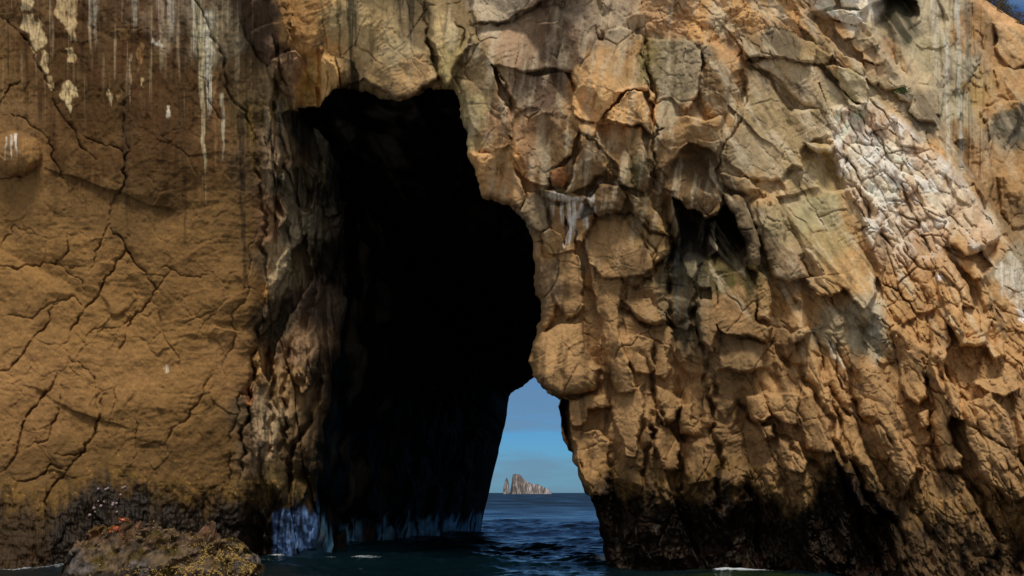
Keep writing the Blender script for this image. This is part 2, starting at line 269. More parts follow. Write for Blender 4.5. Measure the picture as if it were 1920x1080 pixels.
# --- hand-laid blocks: (height, slope right, slope down, dome, edge px, [outline])
BL = [
 # lintel
 (.9, .2, .7, .2, 4, [(622, -60), (762, -60), (800, 60), (815, 130), (819, 150), (790, 168), (745, 184), (705, 166), (660, 136), (640, 110), (620, 20)]),
 (.5, .2, .6, .3, 4, [(528, -60), (618, -60), (640, 110), (680, 147), (640, 162), (612, 196), (560, 192), (540, 150), (560, 90)]),
 (1.0, .9, -.7, .1, 3, [(430, -60), (505, -60), (532, 38), (548, 84), (500, 126), (472, 84), (450, 40)]),
 (1.3, -.5, -.6, .2, 3, [(445, -10), (505, 0), (512, 45), (470, 60)]),
 (1.2, .5, -.9, .2, 3, [(470, 60), (530, 40), (548, 82), (505, 108), (480, 96)]),
 (.9, -.4, -.6, .1, 3, [(508, 110), (556, 92), (584, 150), (612, 195), (560, 200), (526, 168)]),
 (1.2, .6, -.9, .1, 3, [(530, 120), (560, 106), (580, 150), (548, 170), (524, 150)]),
 (.7, -.4, .5, .2, 3, [(800, -60), (884, -60), (884, 60), (878, 86), (858, 112), (850, 142), (840, 164), (820, 142), (803, 70)]),
 (1.6, .2, .1, .1, 3, [(880, -80), (1115, -80), (1090, -5), (1010, 2), (986, 20), (940, 41), (893, 42), (884, 20)]),
 (1.3, .15, .5, .5, 4, [(878, 86), (900, 50), (1005, 8), (1085, 22), (1102, 62), (1140, 84), (1108, 146), (1088, 170), (1072, 140), (1060, 136), (980, 136), (926, 124)]),
 (1.8, -.6, -.5, .1, 3, [(1010, 40), (1045, 36), (1052, 80), (1044, 112), (1020, 90)]),
 (.5, .1, -.5, -.5, 4, [(926, 124), (980, 136), (1060, 136), (1082, 182), (1050, 208), (1010, 212), (985, 202), (968, 217), (952, 176)]),
 (1.5, 1.4, -.1, .4, 3, [(878, 86), (908, 92), (926, 122), (940, 150), (952, 190), (964, 226), (962, 258), (938, 240), (900, 182), (868, 140)]),
 (-.9, .2, 0, 0, 4, [(922, 124), (934, 138), (952, 172), (960, 205), (948, 196), (934, 166)]),
 (.8, .9, .1, .3, 4, [(850, 142), (880, 150), (920, 202), (950, 246), (958, 268), (900, 284), (886, 240), (866, 190)]),
 (1.1, .3, -.3, .4, 4, [(886, 288), (958, 272), (966, 320), (988, 352), (976, 392), (945, 382), (903, 368), (893, 330)]),
 (-.5, 0, 0, 0, 3, [(966, 318), (984, 326), (1012, 350), (1018, 372), (1000, 392), (984, 352)]),
 (.6, .5, .3, -.5, 4, [(965, 216), (990, 202), (1040, 226), (1085, 246), (1072, 292), (1032, 322), (1030, 348), (998, 345), (975, 322), (962, 290)]),
 (1.1, -.9, -.2, .2, 3, [(1032, 320), (1076, 292), (1072, 330), (1055, 358), (1034, 346)]),
 (1.5, -.8, 0, .2, 3, [(1090, 246), (1120, 258), (1146, 300), (1132, 330), (1106, 346), (1058, 364), (1078, 310)]),
 (1.9, -.4, .3, .5, 3, [(1140, 58), (1182, 54), (1206, 70), (1202, 130), (1215, 172), (1172, 168), (1075, 190), (1094, 156), (1116, 100)]),
 (1.5, 1.3, 0, 0, 2, [(1184, 54), (1206, 70), (1204, 130), (1228, 200), (1216, 190), (1196, 130)]),
 (2.4, -.3, -.5, .3, 3, [(1072, 214), (1074, 180), (1096, 157), (1172, 168), (1142, 204), (1120, 232), (1100, 228)]),
 (1.4, -.4, 1.0, 0, 3, [(1072, 216), (1100, 228), (1120, 234), (1112, 256), (1088, 246)]),
 (2.4, .5, -.4, .3, 3, [(1174, 170), (1202, 172), (1220, 210), (1222, 250), (1204, 232), (1160, 232), (1130, 226), (1144, 204)]),
 (.9, .3, .9, .3, 3, [(1120, 236), (1162, 234), (1204, 236), (1222, 330), (1208, 360), (1170, 350), (1148, 300)]),
 (1.3, 1.2, 0, .4, 3, [(1170, 236), (1206, 236), (1222, 330), (1206, 362), (1186, 352)]),
 (1.5, .6, .1, .2, 3, [(1212, 72), (1286, 76), (1314, 96), (1312, 170), (1286, 210), (1252, 190), (1230, 196), (1216, 132)]),
 (1.9, .5, .2, .1, 2, [(1286, 78), (1314, 96), (1312, 172), (1290, 204), (1284, 140)]),
 (1.4, -.4, .4, .2, 3, [(1230, 198), (1260, 184), (1290, 212), (1276, 228), (1240, 242), (1226, 252)]),
 (1.5, .3, -.2, .6, 4, [(1314, 88), (1358, 92), (1372, 122), (1362, 212), (1325, 214), (1310, 152)]),
 (1.9, .5, -.5, .4, 3, [(1226, 250), (1290, 216), (1354, 216), (1356, 262), (1340, 290), (1290, 270), (1262, 300), (1240, 350), (1228, 310)]),
 (2.4, .1, -.8, .2, 3, [(1232, 256), (1300, 232), (1352, 240), (1350, 262), (1300, 262), (1256, 290)]),
 (.3, 0, .8, -.4, 3, [(1262, 300), (1290, 272), (1342, 292), (1360, 340), (1350, 392), (1320, 410), (1290, 400), (1262, 360), (1240, 352)]),
 (1.3, -.3, -.4, .4, 3, [(1276, 370), (1302, 352), (1350, 360), (1352, 380), (1330, 404), (1300, 400)]),
 # slope blocks
 (1.8, -.1, .9, .0, 2, [(1388, 86), (1426, 60), (1446, 50), (1476, 60), (1536, 92), (1532, 118), (1480, 116), (1426, 106), (1396, 112)]),
 (2.0, .4, .3, 0, 2, [(1426, 60), (1448, 52), (1452, 104), (1426, 104)]),
 (2.3, .3, .5, 0, 2, [(1486, 66), (1536, 92), (1532, 116), (1490, 114)]),
 (.9, .1, -.4, .2, 4, [(1396, 114), (1450, 106), (1532, 122), (1572, 162), (1612, 204), (1560, 214), (1500, 192), (1468, 152)]),
 (2.3, .7, -.4, .2, 2, [(1546, 120), (1620, 140), (1633, 166), (1626, 196), (1600, 190), (1574, 160)]),
 (1.8, -.5, .8, 0, 2, [(1574, 162), (1600, 192), (1624, 196), (1616, 206), (1590, 198)]),
 (2.0, .6, -.6, .1, 2, [(1530, 85), (1549, 90), (1560, 105), (1546, 122), (1528, 117)]),
 (1.4, .5, -.4, .3, 3, [(1500, 20), (1540, 58), (1602, 110), (1642, 160), (1602, 136), (1560, 106), (1528, 84), (1498, 50)]),
 (1.6, .2, -.6, .3, 2, [(1518, -20), (1562, -20), (1568, 8), (1540, 22), (1520, 18)]),
 (1.8, .2, -.6, .3, 2, [(1566, -20), (1606, -20), (1612, 14), (1580, 14)]),
 (1.9, .4, -.3, .3, 2, [(1544, 24), (1580, 16), (1612, 18), (1620, 36), (1600, 46), (1562, 38)]),
 (1.7, .2, 1.0, .1, 2, [(1562, 40), (1600, 48), (1608, 52), (1598, 72), (1580, 76), (1562, 54)]),
 (1.8, .5, -.3, .2, 2, [(1590, 76), (1646, 66), (1652, 84), (1620, 98), (1600, 92)]),
 (1.5, -.2, .8, .0, 2, [(1616, 98), (1654, 88), (1664, 112), (1642, 122), (1618, 112)]),
 (1.4, .8, 0, .1, 2, [(1620, 116), (1642, 122), (1658, 146), (1642, 160), (1620, 146)]),
 (1.3, .4, -.2, .2, 2, [(1640, 122), (1666, 106), (1702, 150), (1728, 176), (1744, 204), (1690, 166), (1650, 160)]),
 (1.6, .2, -.8, .3, 2, [(1678, 172), (1700, 168), (1712, 176), (1704, 194), (1686, 188)]),
 (1.2, .5, .3, .1, 2, [(1716, 180), (1744, 206), (1758, 236), (1720, 226), (1700, 212)]),
 # gully behind
 (-2.4, .9, 2.0, -.5, 5, [(1612, 22), (1650, 2), (1684, -14), (1716, 2), (1724, 26), (1712, 48), (1690, 62), (1662, 82), (1652, 60), (1630, 46)]),
 (-.3, .2, 0, -.3, 8, [(1680, 62), (1726, 40), (1732, -60), (1802, -60), (1800, 60), (1770, 112), (1750, 162), (1726, 176), (1690, 132)]),
 (.8, 1.3, 0, .2, 5, [(1775, 110), (1800, -60), (1830, -60), (1816, 150), (1806, 260), (1780, 270), (1760, 200)]),
 (.9, 1.0, .1, .3, 3, [(1726, 178), (1752, 164), (1770, 166), (1764, 220), (1744, 210)]),
 (1.0, -.6, -.3, .5, 5, [(1818, -20), (1850, -30), (1880, 40), (1860, 100), (1852, 160), (1816, 150)]),
 (1.8, .3, -.4, .6, 4, [(1860, 40), (1940, 50), (1960, 120), (1900, 130), (1868, 90)]),
 (1.0, .3, -.4, .6, 4, [(1862, 132), (1900, 130), (1960, 124), (1970, 200), (1900, 210), (1870, 180)]),
 (1.3, .9, -.8, 0, 3, [(1836, 206), (1912, 190), (1918, 220), (1884, 280), (1872, 260)]),
 (.6, 1.0, 0, .4, 5, [(1820, 236), (1858, 230), (1862, 340), (1846, 390), (1824, 340)]),
 (1.4, .2, -.5, .6, 5, [(1870, 330), (1960, 300), (1980, 420), (1900, 430), (1876, 400)]),
 # dark hollow beside the thin spur
 (-2.9, -1.0, 2.6, -.8, 5, [(1262, 372), (1290, 396), (1322, 412), (1344, 404), (1366, 384), (1388, 408), (1402, 448), (1396, 500), (1372, 512), (1352, 496), (1334, 520), (1312, 500), (1300, 528), (1286, 500), (1274, 440)]),
 
 (-1.0, 2.6, 1.5, .2, 4, [(1328, 416), (1342, 412), (1338, 440), (1346, 470), (1330, 488), (1320, 450)]),
 (2.1, .7, 0, .5, 3, [(1356, 360), (1388, 366), (1414, 410), (1426, 460), (1424, 510), (1404, 506), (1398, 450), (1376, 404)]),
 (1.2, .4, -.1, .6, 3, [(1400, 380), (1440, 372), (1470, 420), (1490, 470), (1520, 520), (1480, 530), (1440, 500), (1422, 440)]),
 (1.6, -.2, 0, .2, 3, [(1420, 376), (1450, 390), (1464, 430), (1452, 448), (1428, 420)]),
 (1.6, .7, .2, -.9, 4, [(1458, 372), (1530, 356), (1602, 352), (1622, 402), (1642, 470), (1642, 545), (1622, 582), (1584, 540), (1546, 520), (1504, 462), (1480, 420)]),
 (2.2, -.5, .5, .1, 2, [(1512, 520), (1545, 516), (1584, 542), (1562, 556), (1532, 556)]),
 (1.7, .5, -.4, .5, 4, [(1600, 420), (1650, 424), (1660, 470), (1656, 560), (1614, 460)]),
 (1.3, .1, -.1, -.3, 4, [(1396, 128), (1442, 150), (1502, 222), (1492, 300), (1462, 334), (1402, 334), (1362, 302), (1372, 232), (1400, 152)]),
 (1.8, .6, -.1, .1, 3, [(1476, 206), (1532, 206), (1552, 250), (1512, 272), (1504, 320), (1468, 300)]),
 (2.2, 0, .3, .7, 3, [(1506, 266), (1568, 268), (1556, 286), (1534, 290)]),
 (1.6, .2, -.2, .3, 3, [(1352, 322), (1402, 336), (1424, 352), (1398, 366), (1366, 354)]),
 # pillar
 (1.2, -.9, .2, .4, 3, [(990, 362), (1022, 366), (1026, 400), (1026, 432), (1006, 432), (976, 398)]),
 (1.8, .1, -.8, .2, 3, [(1018, 356), (1062, 364), (1112, 368), (1112, 384), (1072, 382), (1036, 378)]),
 (1.0, .2, -.2, .2, 3, [(1030, 384), (1062, 382), (1060, 452), (1034, 438), (1030, 400)]),
 (1.5, -.3, -.1, .3, 3, [(1062, 382), (1102, 380), (1080, 430), (1080, 470), (1058, 470)]),
 (1.9, -.4, -.7, .1, 2, [(1015, 440), (1030, 430), (1058, 462), (1058, 472), (1024, 474)]),
 (1.5, .1, .1, .9, 3, [(1078, 412), (1114, 398), (1112, 436), (1096, 458), (1080, 452)]),
 (2.0, -.2, .3, .6, 3, [(1104, 368), (1124, 344), (1164, 348), (1176, 372), (1160, 398), (1122, 406), (1106, 386)]),
 (1.6, .4, .2, .4, 3, [(1176, 366), (1214, 368), (1240, 410), (1250, 440), (1212, 420), (1186, 402)]),
 (.9, .1, .5, .9, 4, [(1100, 440), (1120, 408), (1172, 410), (1202, 442), (1224, 502), (1182, 522), (1130, 522), (1100, 488)]),
 (1.1, .6, .2, .5, 3, [(1200, 420), (1246, 444), (1250, 480), (1226, 502), (1208, 460)]),
 (-.4, 0, 0, 0, 4, [(1082, 472), (1098, 450), (1106, 492), (1110, 540), (1124, 600), (1120, 690), (1110, 720), (1094, 640), (1094, 540)]),
 (.9, -.4, 0, .6, 4, [(1016, 484), (1042, 478), (1044, 560), (1034, 600), (1006, 640), (1014, 602), (1010, 540)]),
 (1.4, .3, .1, .6, 3, [(1042, 474), (1086, 480), (1094, 540), (1090, 584), (1060, 600), (1044, 570)]),
 (.5, 0, .2, .3, 3, [(1056, 606), (1090, 586), (1092, 620), (1070, 640), (1058, 624)]),
 (1.8, -.1, .3, 1.3, 4, [(999, 650), (1020, 624), (1052, 606), (1092, 604), (1096, 650), (1124, 690), (1114, 728), (1092, 742), (1046, 744), (1018, 726), (999, 692)]),
 (1.3, .4, .1, .7, 4, [(1114, 522), (1160, 524), (1162, 560), (1166, 640), (1182, 700), (1200, 740), (1176, 760), (1148, 720), (1136, 660), (1120, 580)]),
 (1.1, .3, .2, .5, 3, [(1166, 632), (1226, 636), (1230, 690), (1222, 700), (1186, 700), (1170, 670)]),
 (1.0, .6, .2, .5, 3, [(1226, 640), (1254, 650), (1262, 690), (1248, 716), (1228, 700)]),
 (1.8, .3, .6, .4, 3, [(1166, 562), (1220, 556), (1248, 590), (1250, 610), (1226, 612), (1196, 596)]),
 (1.3, .3, .2, .2, 3, [(1248, 556), (1292, 560), (1290, 620), (1262, 612), (1250, 590)]),
 (1.2, -.4, -.3, .3, 3, [(1066, 752), (1104, 738), (1138, 742), (1146, 768), (1104, 770), (1098, 790), (1076, 800), (1066, 790)]),
 (-1.0, 0, .3, -.3, 3, [(1098, 770), (1144, 764), (1152, 786), (1138, 824), (1118, 806), (1072, 806), (1072, 800), (1096, 794)]),
 (1.0, .5, .3, .3, 3, [(1080, 812), (1116, 808), (1140, 828), (1146, 880), (1142, 930), (1110, 930), (1092, 870)]),
 (-.2, 7, 0, 0, 2, [(1050, 748), (1066, 752), (1072, 806), (1092, 880), (1112, 940), (1098, 920), (1078, 870), (1060, 816)]),
 (1.5, .3, .4, .5, 3, [(1144, 742), (1204, 720), (1206, 770), (1196, 820), (1194, 858), (1172, 854), (1156, 800)]),
 (.2, .2, 0, 0, 4, [(1206, 740), (1224, 736), (1234, 800), (1220, 840), (1204, 900), (1198, 850)]),
 (1.6, .3, .5, .8, 3, [(1228, 716), (1264, 740), (1282, 760), (1270, 790), (1244, 800), (1230, 770)]),
 (1.4, .2, .3, .6, 3, [(1224, 800), (1254, 796), (1276, 830), (1272, 880), (1252, 884), (1232, 850)]),
 (1.5, .2, .5, .3, 3, [(1278, 760), (1300, 752), (1304, 818), (1276, 814)]),
 (1.2, .4, .2, .4, 3, [(1278, 826), (1320, 836), (1326, 900), (1290, 910), (1278, 870)]),
 (1.7, .4, .6, .2, 3, [(1396, 740), (1432, 734), (1446, 780), (1424, 800), (1404, 776)]),
 (1.9, .3, .4, .4, 3, [(1434, 734), (1500, 738), (1502, 780), (1492, 800), (1448, 780)]),
 (1.2, .4, .2, .2, 4, [(1500, 744), (1536, 740), (1562, 830), (1560, 850), (1512, 840), (1494, 798)]),
 (1.9, .5, .2, .7, 3, [(1460, 818), (1496, 830), (1516, 862), (1508, 886), (1480, 880), (1462, 850)]),
 (1.6, -.2, .3, .5, 3, [(1424, 800), (1448, 796), (1454, 820), (1430, 826)]),
 (.9, .3, .4, .2, 3, [(1310, 500), (1334, 482), (1346, 520), (1344, 620), (1336, 660), (1318, 640), (1308, 562)]),
 (-1.0, 0, 0, 0, 2, [(1310, 540), (1333, 540), (1332, 562), (1310, 562)]),
 (1.5, .2, .3, .3, 3, [(1346, 520), (1402, 500), (1420, 540), (1416, 600), (1450, 612), (1436, 644), (1400, 628), (1346, 618)]),
 (1.0, .4, .5, .2, 3, [(1348, 640), (1410, 636), (1434, 650), (1432, 690), (1400, 700), (1350, 690)]),
 (1.7, .4, .3, .3, 3, [(1420, 500), (1440, 520), (1444, 600), (1420, 600)]),
 (1.6, 1.2, .2, .4, 3, [(522, 488), (538, 468), (541, 502), (520, 566), (498, 604), (500, 560)]),
 (-4.5, 1.0, .6, 0, 4, [(546, 470), (574, 438), (582, 500), (562, 560), (534, 622), (516, 606), (540, 540)]),
 (1.2, 1.2, 0, .5, 3, [(620, 420), (642, 396), (634, 470), (604, 556), (588, 604), (584, 560), (602, 490)]),
 (-3.2, 0, 0, 0, 4, [(486, 640), (512, 604), (540, 600), (520, 650), (502, 720), (490, 700)]),
 (1.6, .8, 0, .7, 3, [(464, 756), (484, 740), (500, 770), (500, 830), (484, 862), (470, 842)]),
 (2.0, .4, 0, .6, 3, [(556, 640), (590, 612), (602, 650), (596, 700), (566, 740), (548, 700)]),
 (-3.5, 0, 0, 0, 4, [(530, 216), (560, 210), (590, 250), (600, 330), (580, 400), (556, 380), (548, 300)]),
 (1.3, .9, 0, .4, 3, [(498, 200), (520, 210), (526, 300), (540, 400), (520, 440), (500, 380)]),
 (1.4, 1.0, 0, .5, 3, [(604, 300), (628, 330), (634, 400), (612, 410), (600, 360)]),
 # ribs at right
 (1.5, .8, .1, .6, 3, [(1486, 632), (1516, 616), (1528, 640), (1560, 760), (1600, 840), (1650, 960), (1620, 960), (1560, 840), (1512, 720)]),
 (2.2, .1, -.5, .2, 2, [(1480, 632), (1516, 614), (1520, 624), (1488, 646)]),
 (1.1, .7, 0, .5, 3, [(1520, 620), (1560, 620), (1590, 690), (1600, 780), (1640, 880), (1670, 960), (1640, 960), (1590, 850), (1556, 740)]),
 (1.9, .3, .6, .3, 2, [(1618, 752), (1634, 750), (1654, 788), (1614, 782)]),
 (1.5, .7, 0, .5, 4, [(1624, 640), (1650, 700), (1676, 740), (1710, 850), (1760, 960), (1700, 960), (1666, 860), (1634, 760), (1610, 690)]),
 (1.3, .5, .5, .3, 3, [(1682, 652), (1720, 660), (1740, 700), (1740, 740), (1722, 760), (1696, 740), (1688, 700)]),
 (2.0, .9, .1, .6, 3, [(1732, 668), (1760, 700), (1782, 720), (1782, 760), (1776, 800), (1800, 850), (1806, 880), (1770, 880), (1746, 820), (1736, 740)]),
 (2.0, -.3, .2, .2, 2, [(1722, 776), (1738, 768), (1744, 800), (1730, 806)]),
 (1.6, .6, .3, .5, 4, [(1640, 950), (1680, 960), (1720, 880), (1800, 890), (1840, 960), (1900, 1100), (1700, 1100)]),
 (2.1, .3, -.1, .7, 5, [(1782, 766), (1860, 730), (1890, 780), (1910, 860), (1960, 920), (1900, 940), (1830, 880), (1798, 830)]),
 (-.7, .3, 0, 0, 4, [(1776, 762), (1800, 780), (1816, 840), (1834, 884), (1806, 870), (1790, 830)]),
 (1.5, 1.2, 0, .3, 3, [(1884, 730), (1930, 800), (1990, 900), (1960, 940), (1912, 860)]),
 (2.2, .7, .3, .5, 3, [(1744, 480), (1776, 478), (1822, 560), (1852, 640), (1800, 650), (1770, 580)]),
 (-.8, 0, .2, 0, 3, [(1772, 462), (1800, 472), (1836, 460), (1842, 480), (1862, 500), (1836, 520), (1802, 490)]),
 (1.9, .5, .5, .5, 3, [(1784, 474), (1826, 490), (1846, 524), (1826, 526), (1800, 500)]),
 (2.1, -.1, .9, .2, 2, [(1780, 434), (1866, 428), (1876, 442), (1846, 466), (1812, 478), (1782, 456)]),
 (2.4, .5, .5, .7, 3, [(1742, 540), (1770, 560), (1782, 640), (1770, 700), (1800, 742), (1806, 790), (1776, 780), (1752, 700), (1744, 640)]),
 (2.3, .3, .2, .9, 3, [(1808, 600), (1832, 572), (1856, 600), (1852, 626), (1820, 634)]),
 (1.6, .9, .2, .6, 4, [(1806, 574), (1830, 576), (1838, 624), (1812, 636), (1806, 610)]),
 (2.3, .3, .7, .3, 3, [(1850, 650), (1882, 640), (1884, 668), (1860, 674)]),
 (2.2, 0, .9, .2, 2, [(1826, 718), (1906, 700), (1912, 728), (1880, 742), (1850, 734)]),
]
COV = np.zeros_like(U)
for k, (h, gx, gy, dome, w, pts) in enumerate(BL):
    w *= .6; dome *= .35 if dome < 1.2 else .75
    P = rough_line(pts, 2, .07, k + 5, True); x0, y0 = P.min(0) - 22; x1, y1 = P.max(0) + 22
    i0, i1 = np.searchsorted(vs, (y0, y1)); j0, j1 = np.searchsorted(us, (x0, x1)); sl = (slice(i0, i1), slice(j0, j1))
    if i1 <= i0 or j1 <= j0: continue
    x, y = wu[sl], wv[sl]; s = sdist(P, x, y); cx, cy = P.mean(0); r = max(8., -s.min())
    m = sstep(w * .7, -w * .7, s)
    prof = h * (.48 if 0 < h < 3 else .55) + 1.5 * (gx * (x - cx) + gy * (y - cy)) / 100. + dome * .8 * np.sqrt(np.clip(-s / r, 0, 1)) - .04 * sstep(w * 1.6, 0, np.abs(s + w * .4))
    COV[sl] = np.maximum(COV[sl], sstep(3, -6, s))
    Hh[sl] = Hh[sl] * (1 - m) + (prof - 5.0 * R_back[sl]) * m
# --- cracks: (depth, half width px, lit lip, [line])
CR = [(.34, 3.5, [(207, 420), (190, 455), (170, 510)]), (.5, 4.5, [(238, 440), (233, 467), (213, 507), (187, 547), (163, 573), (133, 617), (112, 650)]),
 (.38, 3.5, [(110, 560), (90, 585), (60, 640), (20, 690), (-10, 700)]), (.5, 4, [(207, 420), (230, 453), (250, 487), (277, 520), (300, 545)]),
 (.34, 3.5, [(320, 505), (290, 547), (280, 567), (250, 593), (240, 620), (213, 670)]), (.2, 2.5, [(283, 560), (300, 597), (320, 647), (347, 710)]),
 (.3, 3, [(480, 420), (467, 500), (460, 560), (436, 590), (430, 660), (427, 720)]), (.4, 4, [(493, 593), (480, 680), (472, 740), (450, 737), (440, 800), (430, 853), (433, 887), (420, 960)]),
 (.35, 3.5, [(-20, 497), (0, 495), (60, 497), (87, 492), (125, 497), (160, 500)]), (.35, 4, [(125, 438), (127, 470), (110, 490), (104, 500)]),
 (.45, 5, [(205, 415), (228, 360), (232, 320), (240, 283), (233, 217), (228, 160)]), (.22, 2.5, [(0, 482), (20, 437), (26, 420), (60, 430), (70, 442)]),
 (.2, 2.5, [(157, 657), (190, 613), (236, 604), (262, 560)]), (.5, 5, [(110, 700), (97, 724), (67, 763), (40, 797), (33, 843), (0, 885)]),
 (.3, 3.5, [(113, 720), (110, 753), (105, 787), (87, 827), (47, 842)]), (.5, 5, [(200, 740), (190, 773), (180, 813), (157, 847), (127, 880), (90, 927), (80, 987), (73, 1060)]),
 (.25, 3, [(100, 850), (140, 852), (158, 846)]), (.35, 4, [(400, 700), (380, 730), (353, 787), (323, 806), (310, 853)]), (.3, 3, [(222, 725), (207, 773), (210, 803)]),
 (.2, 3, [(260, 760), (257, 830), (247, 880)]), (.4, 5, [(-10, 20), (43, 67), (70, 123), (100, 173), (150, 277), (180, 300)]), (.5, 6, [(350, -30), (367, 0), (397, 60), (420, 123), (450, 200), (480, 258), (492, 330)]),
 (.4, 4, [(150, 253), (187, 267), (227, 287), (236, 300)]), (.3, 3, [(0, 220), (45, 222), (75, 245), (100, 300), (130, 350)]), (.4, 5, [(-20, 206), (4, 190), (18, 160), (40, 152)]),
 (.3, 3, [(-10, 340), (40, 335), (72, 318)]), (.3, 4, [(370, 140), (390, 180), (420, 230)]), (.2, 2.5, [(340, 610), (365, 598), (395, 585), (430, 560)]),
 (.2, 2.5, [(100, 480), (150, 520), (160, 545)]), (.24, 3, [(0, 600), (30, 590), (60, 600), (100, 575), (140, 555), (160, 575)]), (.2, 2, [(360, 640), (390, 600), (420, 580)]),
 (.2, 2.5, [(120, 660), (150, 680), (180, 740), (190, 790)]), (.2, 2.5, [(280, 520), (310, 500), (350, 520), (400, 510)]), (.4, 4, [(128, 880), (95, 870), (60, 900), (20, 890)]),
 # cave folds
 (1.3, 7, [(492, 560), (484, 640), (478, 700), (468, 760), (454, 800), (448, 900)]), (1.2, 7, [(530, 560), (514, 640), (506, 700), (512, 780), (505, 850), (500, 940)]), (1.6, 8, [(604, 690), (579, 778), (548, 838), (540, 960)]),
 (1.3, 8, [(505, 120), (513, 200), (520, 330), (540, 420), (536, 470)]), (1.0, 6, [(566, 260), (570, 330), (585, 400), (570, 450)]), (1.0, 6, [(560, 620), (540, 700), (536, 760), (528, 860)]), (1.2, 6, [(600, 420), (586, 480), (592, 540), (570, 620)]),
 (.8, 5, [(480, 300), (492, 380), (488, 460), (498, 520)]),
 # arch and pillar
 (.7, 3, [(880, 48), (930, 44), (985, 22), (1020, -5)]), (.6, 4, [(800, 0), (800, 60), (818, 140), (836, 162)]), (.5, 3, [(850, 30), (870, 60), (860, 100)]),
 (.5, 3, [(1088, 250), (1120, 262), (1150, 305)]), (.6, 3.5, [(1211, 60), (1212, 130), (1222, 180), (1226, 260), (1232, 340)]),
 (.5, 3, [(1172, 170), (1142, 206), (1124, 236)]), (.9, 7, [(1250, 380), (1256, 440), (1252, 520), (1256, 600), (1262, 640)]), (.6, 4, [(1104, 405), (1150, 398), (1190, 404), (1240, 430)]),
 (.4, 3, [(1205, 440), (1226, 500), (1250, 478)]), (.8, 5, [(1248, 500), (1238, 490), (1220, 520), (1180, 540)]), (.8, 6, [(1160, 580), (1190, 590), (1210, 612), (1260, 612), (1300, 600)]),
 (.8, 6, [(1044, 748), (1080, 748), (1108, 736), (1120, 720)]), (.7, 6, [(1200, 660), (1226, 720), (1230, 760), (1250, 800), (1280, 820), (1330, 826)]),
 (.9, 7, [(1220, 770), (1228, 810), (1212, 870), (1206, 930)]), (.8, 5, [(1274, 800), (1280, 860), (1272, 920), (1268, 1000)]), (.9, 8, [(1330, 660), (1340, 740), (1336, 820), (1344, 900), (1350, 1000)]),
 (.8, 7, [(1300, 500), (1308, 600), (1320, 680), (1330, 760)]), (1., 9, [(1445, 640), (1500, 690), (1530, 745), (1570, 835), (1600, 880), (1650, 980)]), (.7, 6, [(1370, 740), (1400, 770), (1450, 800), (1500, 850), (1540, 880), (1580, 920)]),
 (.7, 5, [(1520, 660), (1540, 690), (1560, 740), (1596, 780), (1612, 810)]), (.5, 3, [(1548, 630), (1572, 680), (1592, 740), (1600, 770)]), (.6, 4, [(1586, 700), (1592, 750), (1612, 782), (1650, 790), (1668, 820), (1676, 850)]),
 (.5, 4, [(1730, 660), (1740, 720), (1742, 780), (1746, 840), (1770, 900)]), (.5, 3, [(1742, 728), (1760, 734), (1778, 746)]), (.9, 7, [(1760, 655), (1764, 700), (1778, 760), (1790, 800)]),
 (.8, 6, [(1600, 900), (1640, 940), (1680, 980), (1710, 1080)]), (.8, 6, [(1800, 880), (1830, 920), (1850, 980), (1872, 1080)]), (.4, 3, [(1786, 762), (1830, 800), (1870, 830), (1912, 846)]),
 (.5, 3, [(1396, 130), (1402, 190), (1376, 250), (1356, 280), (1352, 340), (1380, 380)]), (.4, 3, [(1420, 140), (1440, 158)]), (.5, 3, [(1602, 350), (1628, 380), (1630, 420), (1602, 442)]),
 (.5, 4, [(1576, 250), (1590, 300), (1580, 340), (1620, 380), (1650, 430), (1700, 510), (1740, 560), (1744, 640)]), (.5, 4, [(1630, 190), (1640, 250), (1690, 310), (1700, 380), (1720, 420), (1740, 470)]),
 (.4, 3, [(1660, 376), (1684, 376), (1700, 390)]), (.5, 4, [(1830, 60), (1845, 100), (1818, 160), (1812, 190)]), (.6, 5, [(1880, 190), (1840, 220), (1850, 300)]), (.4, 3, [(1500, 470), (1540, 540), (1560, 558), (1610, 600)]),
 (.4, 3, [(1640, 580), (1680, 660), (1700, 700)]), (.9, 8, [(1400, 900), (1420, 960), (1430, 1050)]), (.9, 9, [(1590, 880), (1600, 940), (1620, 1010), (1650, 1080)])]
for k, (dp, w, pts) in enumerate(CR):
    P = rough_line(pts, 3, .10, 200 + k); x0, y0 = P.min(0) - 40; x1, y1 = P.max(0) + 40
    i0, i1 = np.searchsorted(vs, (y0, y1)); j0, j1 = np.searchsorted(us, (x0, x1)); sl = (slice(i0, i1), slice(j0, j1))
    d, t = ldist(P, wu[sl], wv[sl]); f = np.clip(4 * t * (1 - t) + .25, 0, 1) * (.65 + .6 * noise(wu[sl] / 22, wv[sl] / 22, 77))
    lf = P[:, 0].mean() < 480; a_, b_ = (.80, .36) if lf else (1.0, .6)
    Hh[sl] -= dp * a_ * f * np.exp(-(d / (w * b_)) ** 2) + dp * .2 * f * np.exp(-(d / (w * 2.6)) ** 2)
# --- broad undulation
Hh += .5 * fbm(U / 190, V / 190, 3, 3) * (1 - .6 * R_left) + .12 * fbm(U / 60, V / 75, 5, 3)
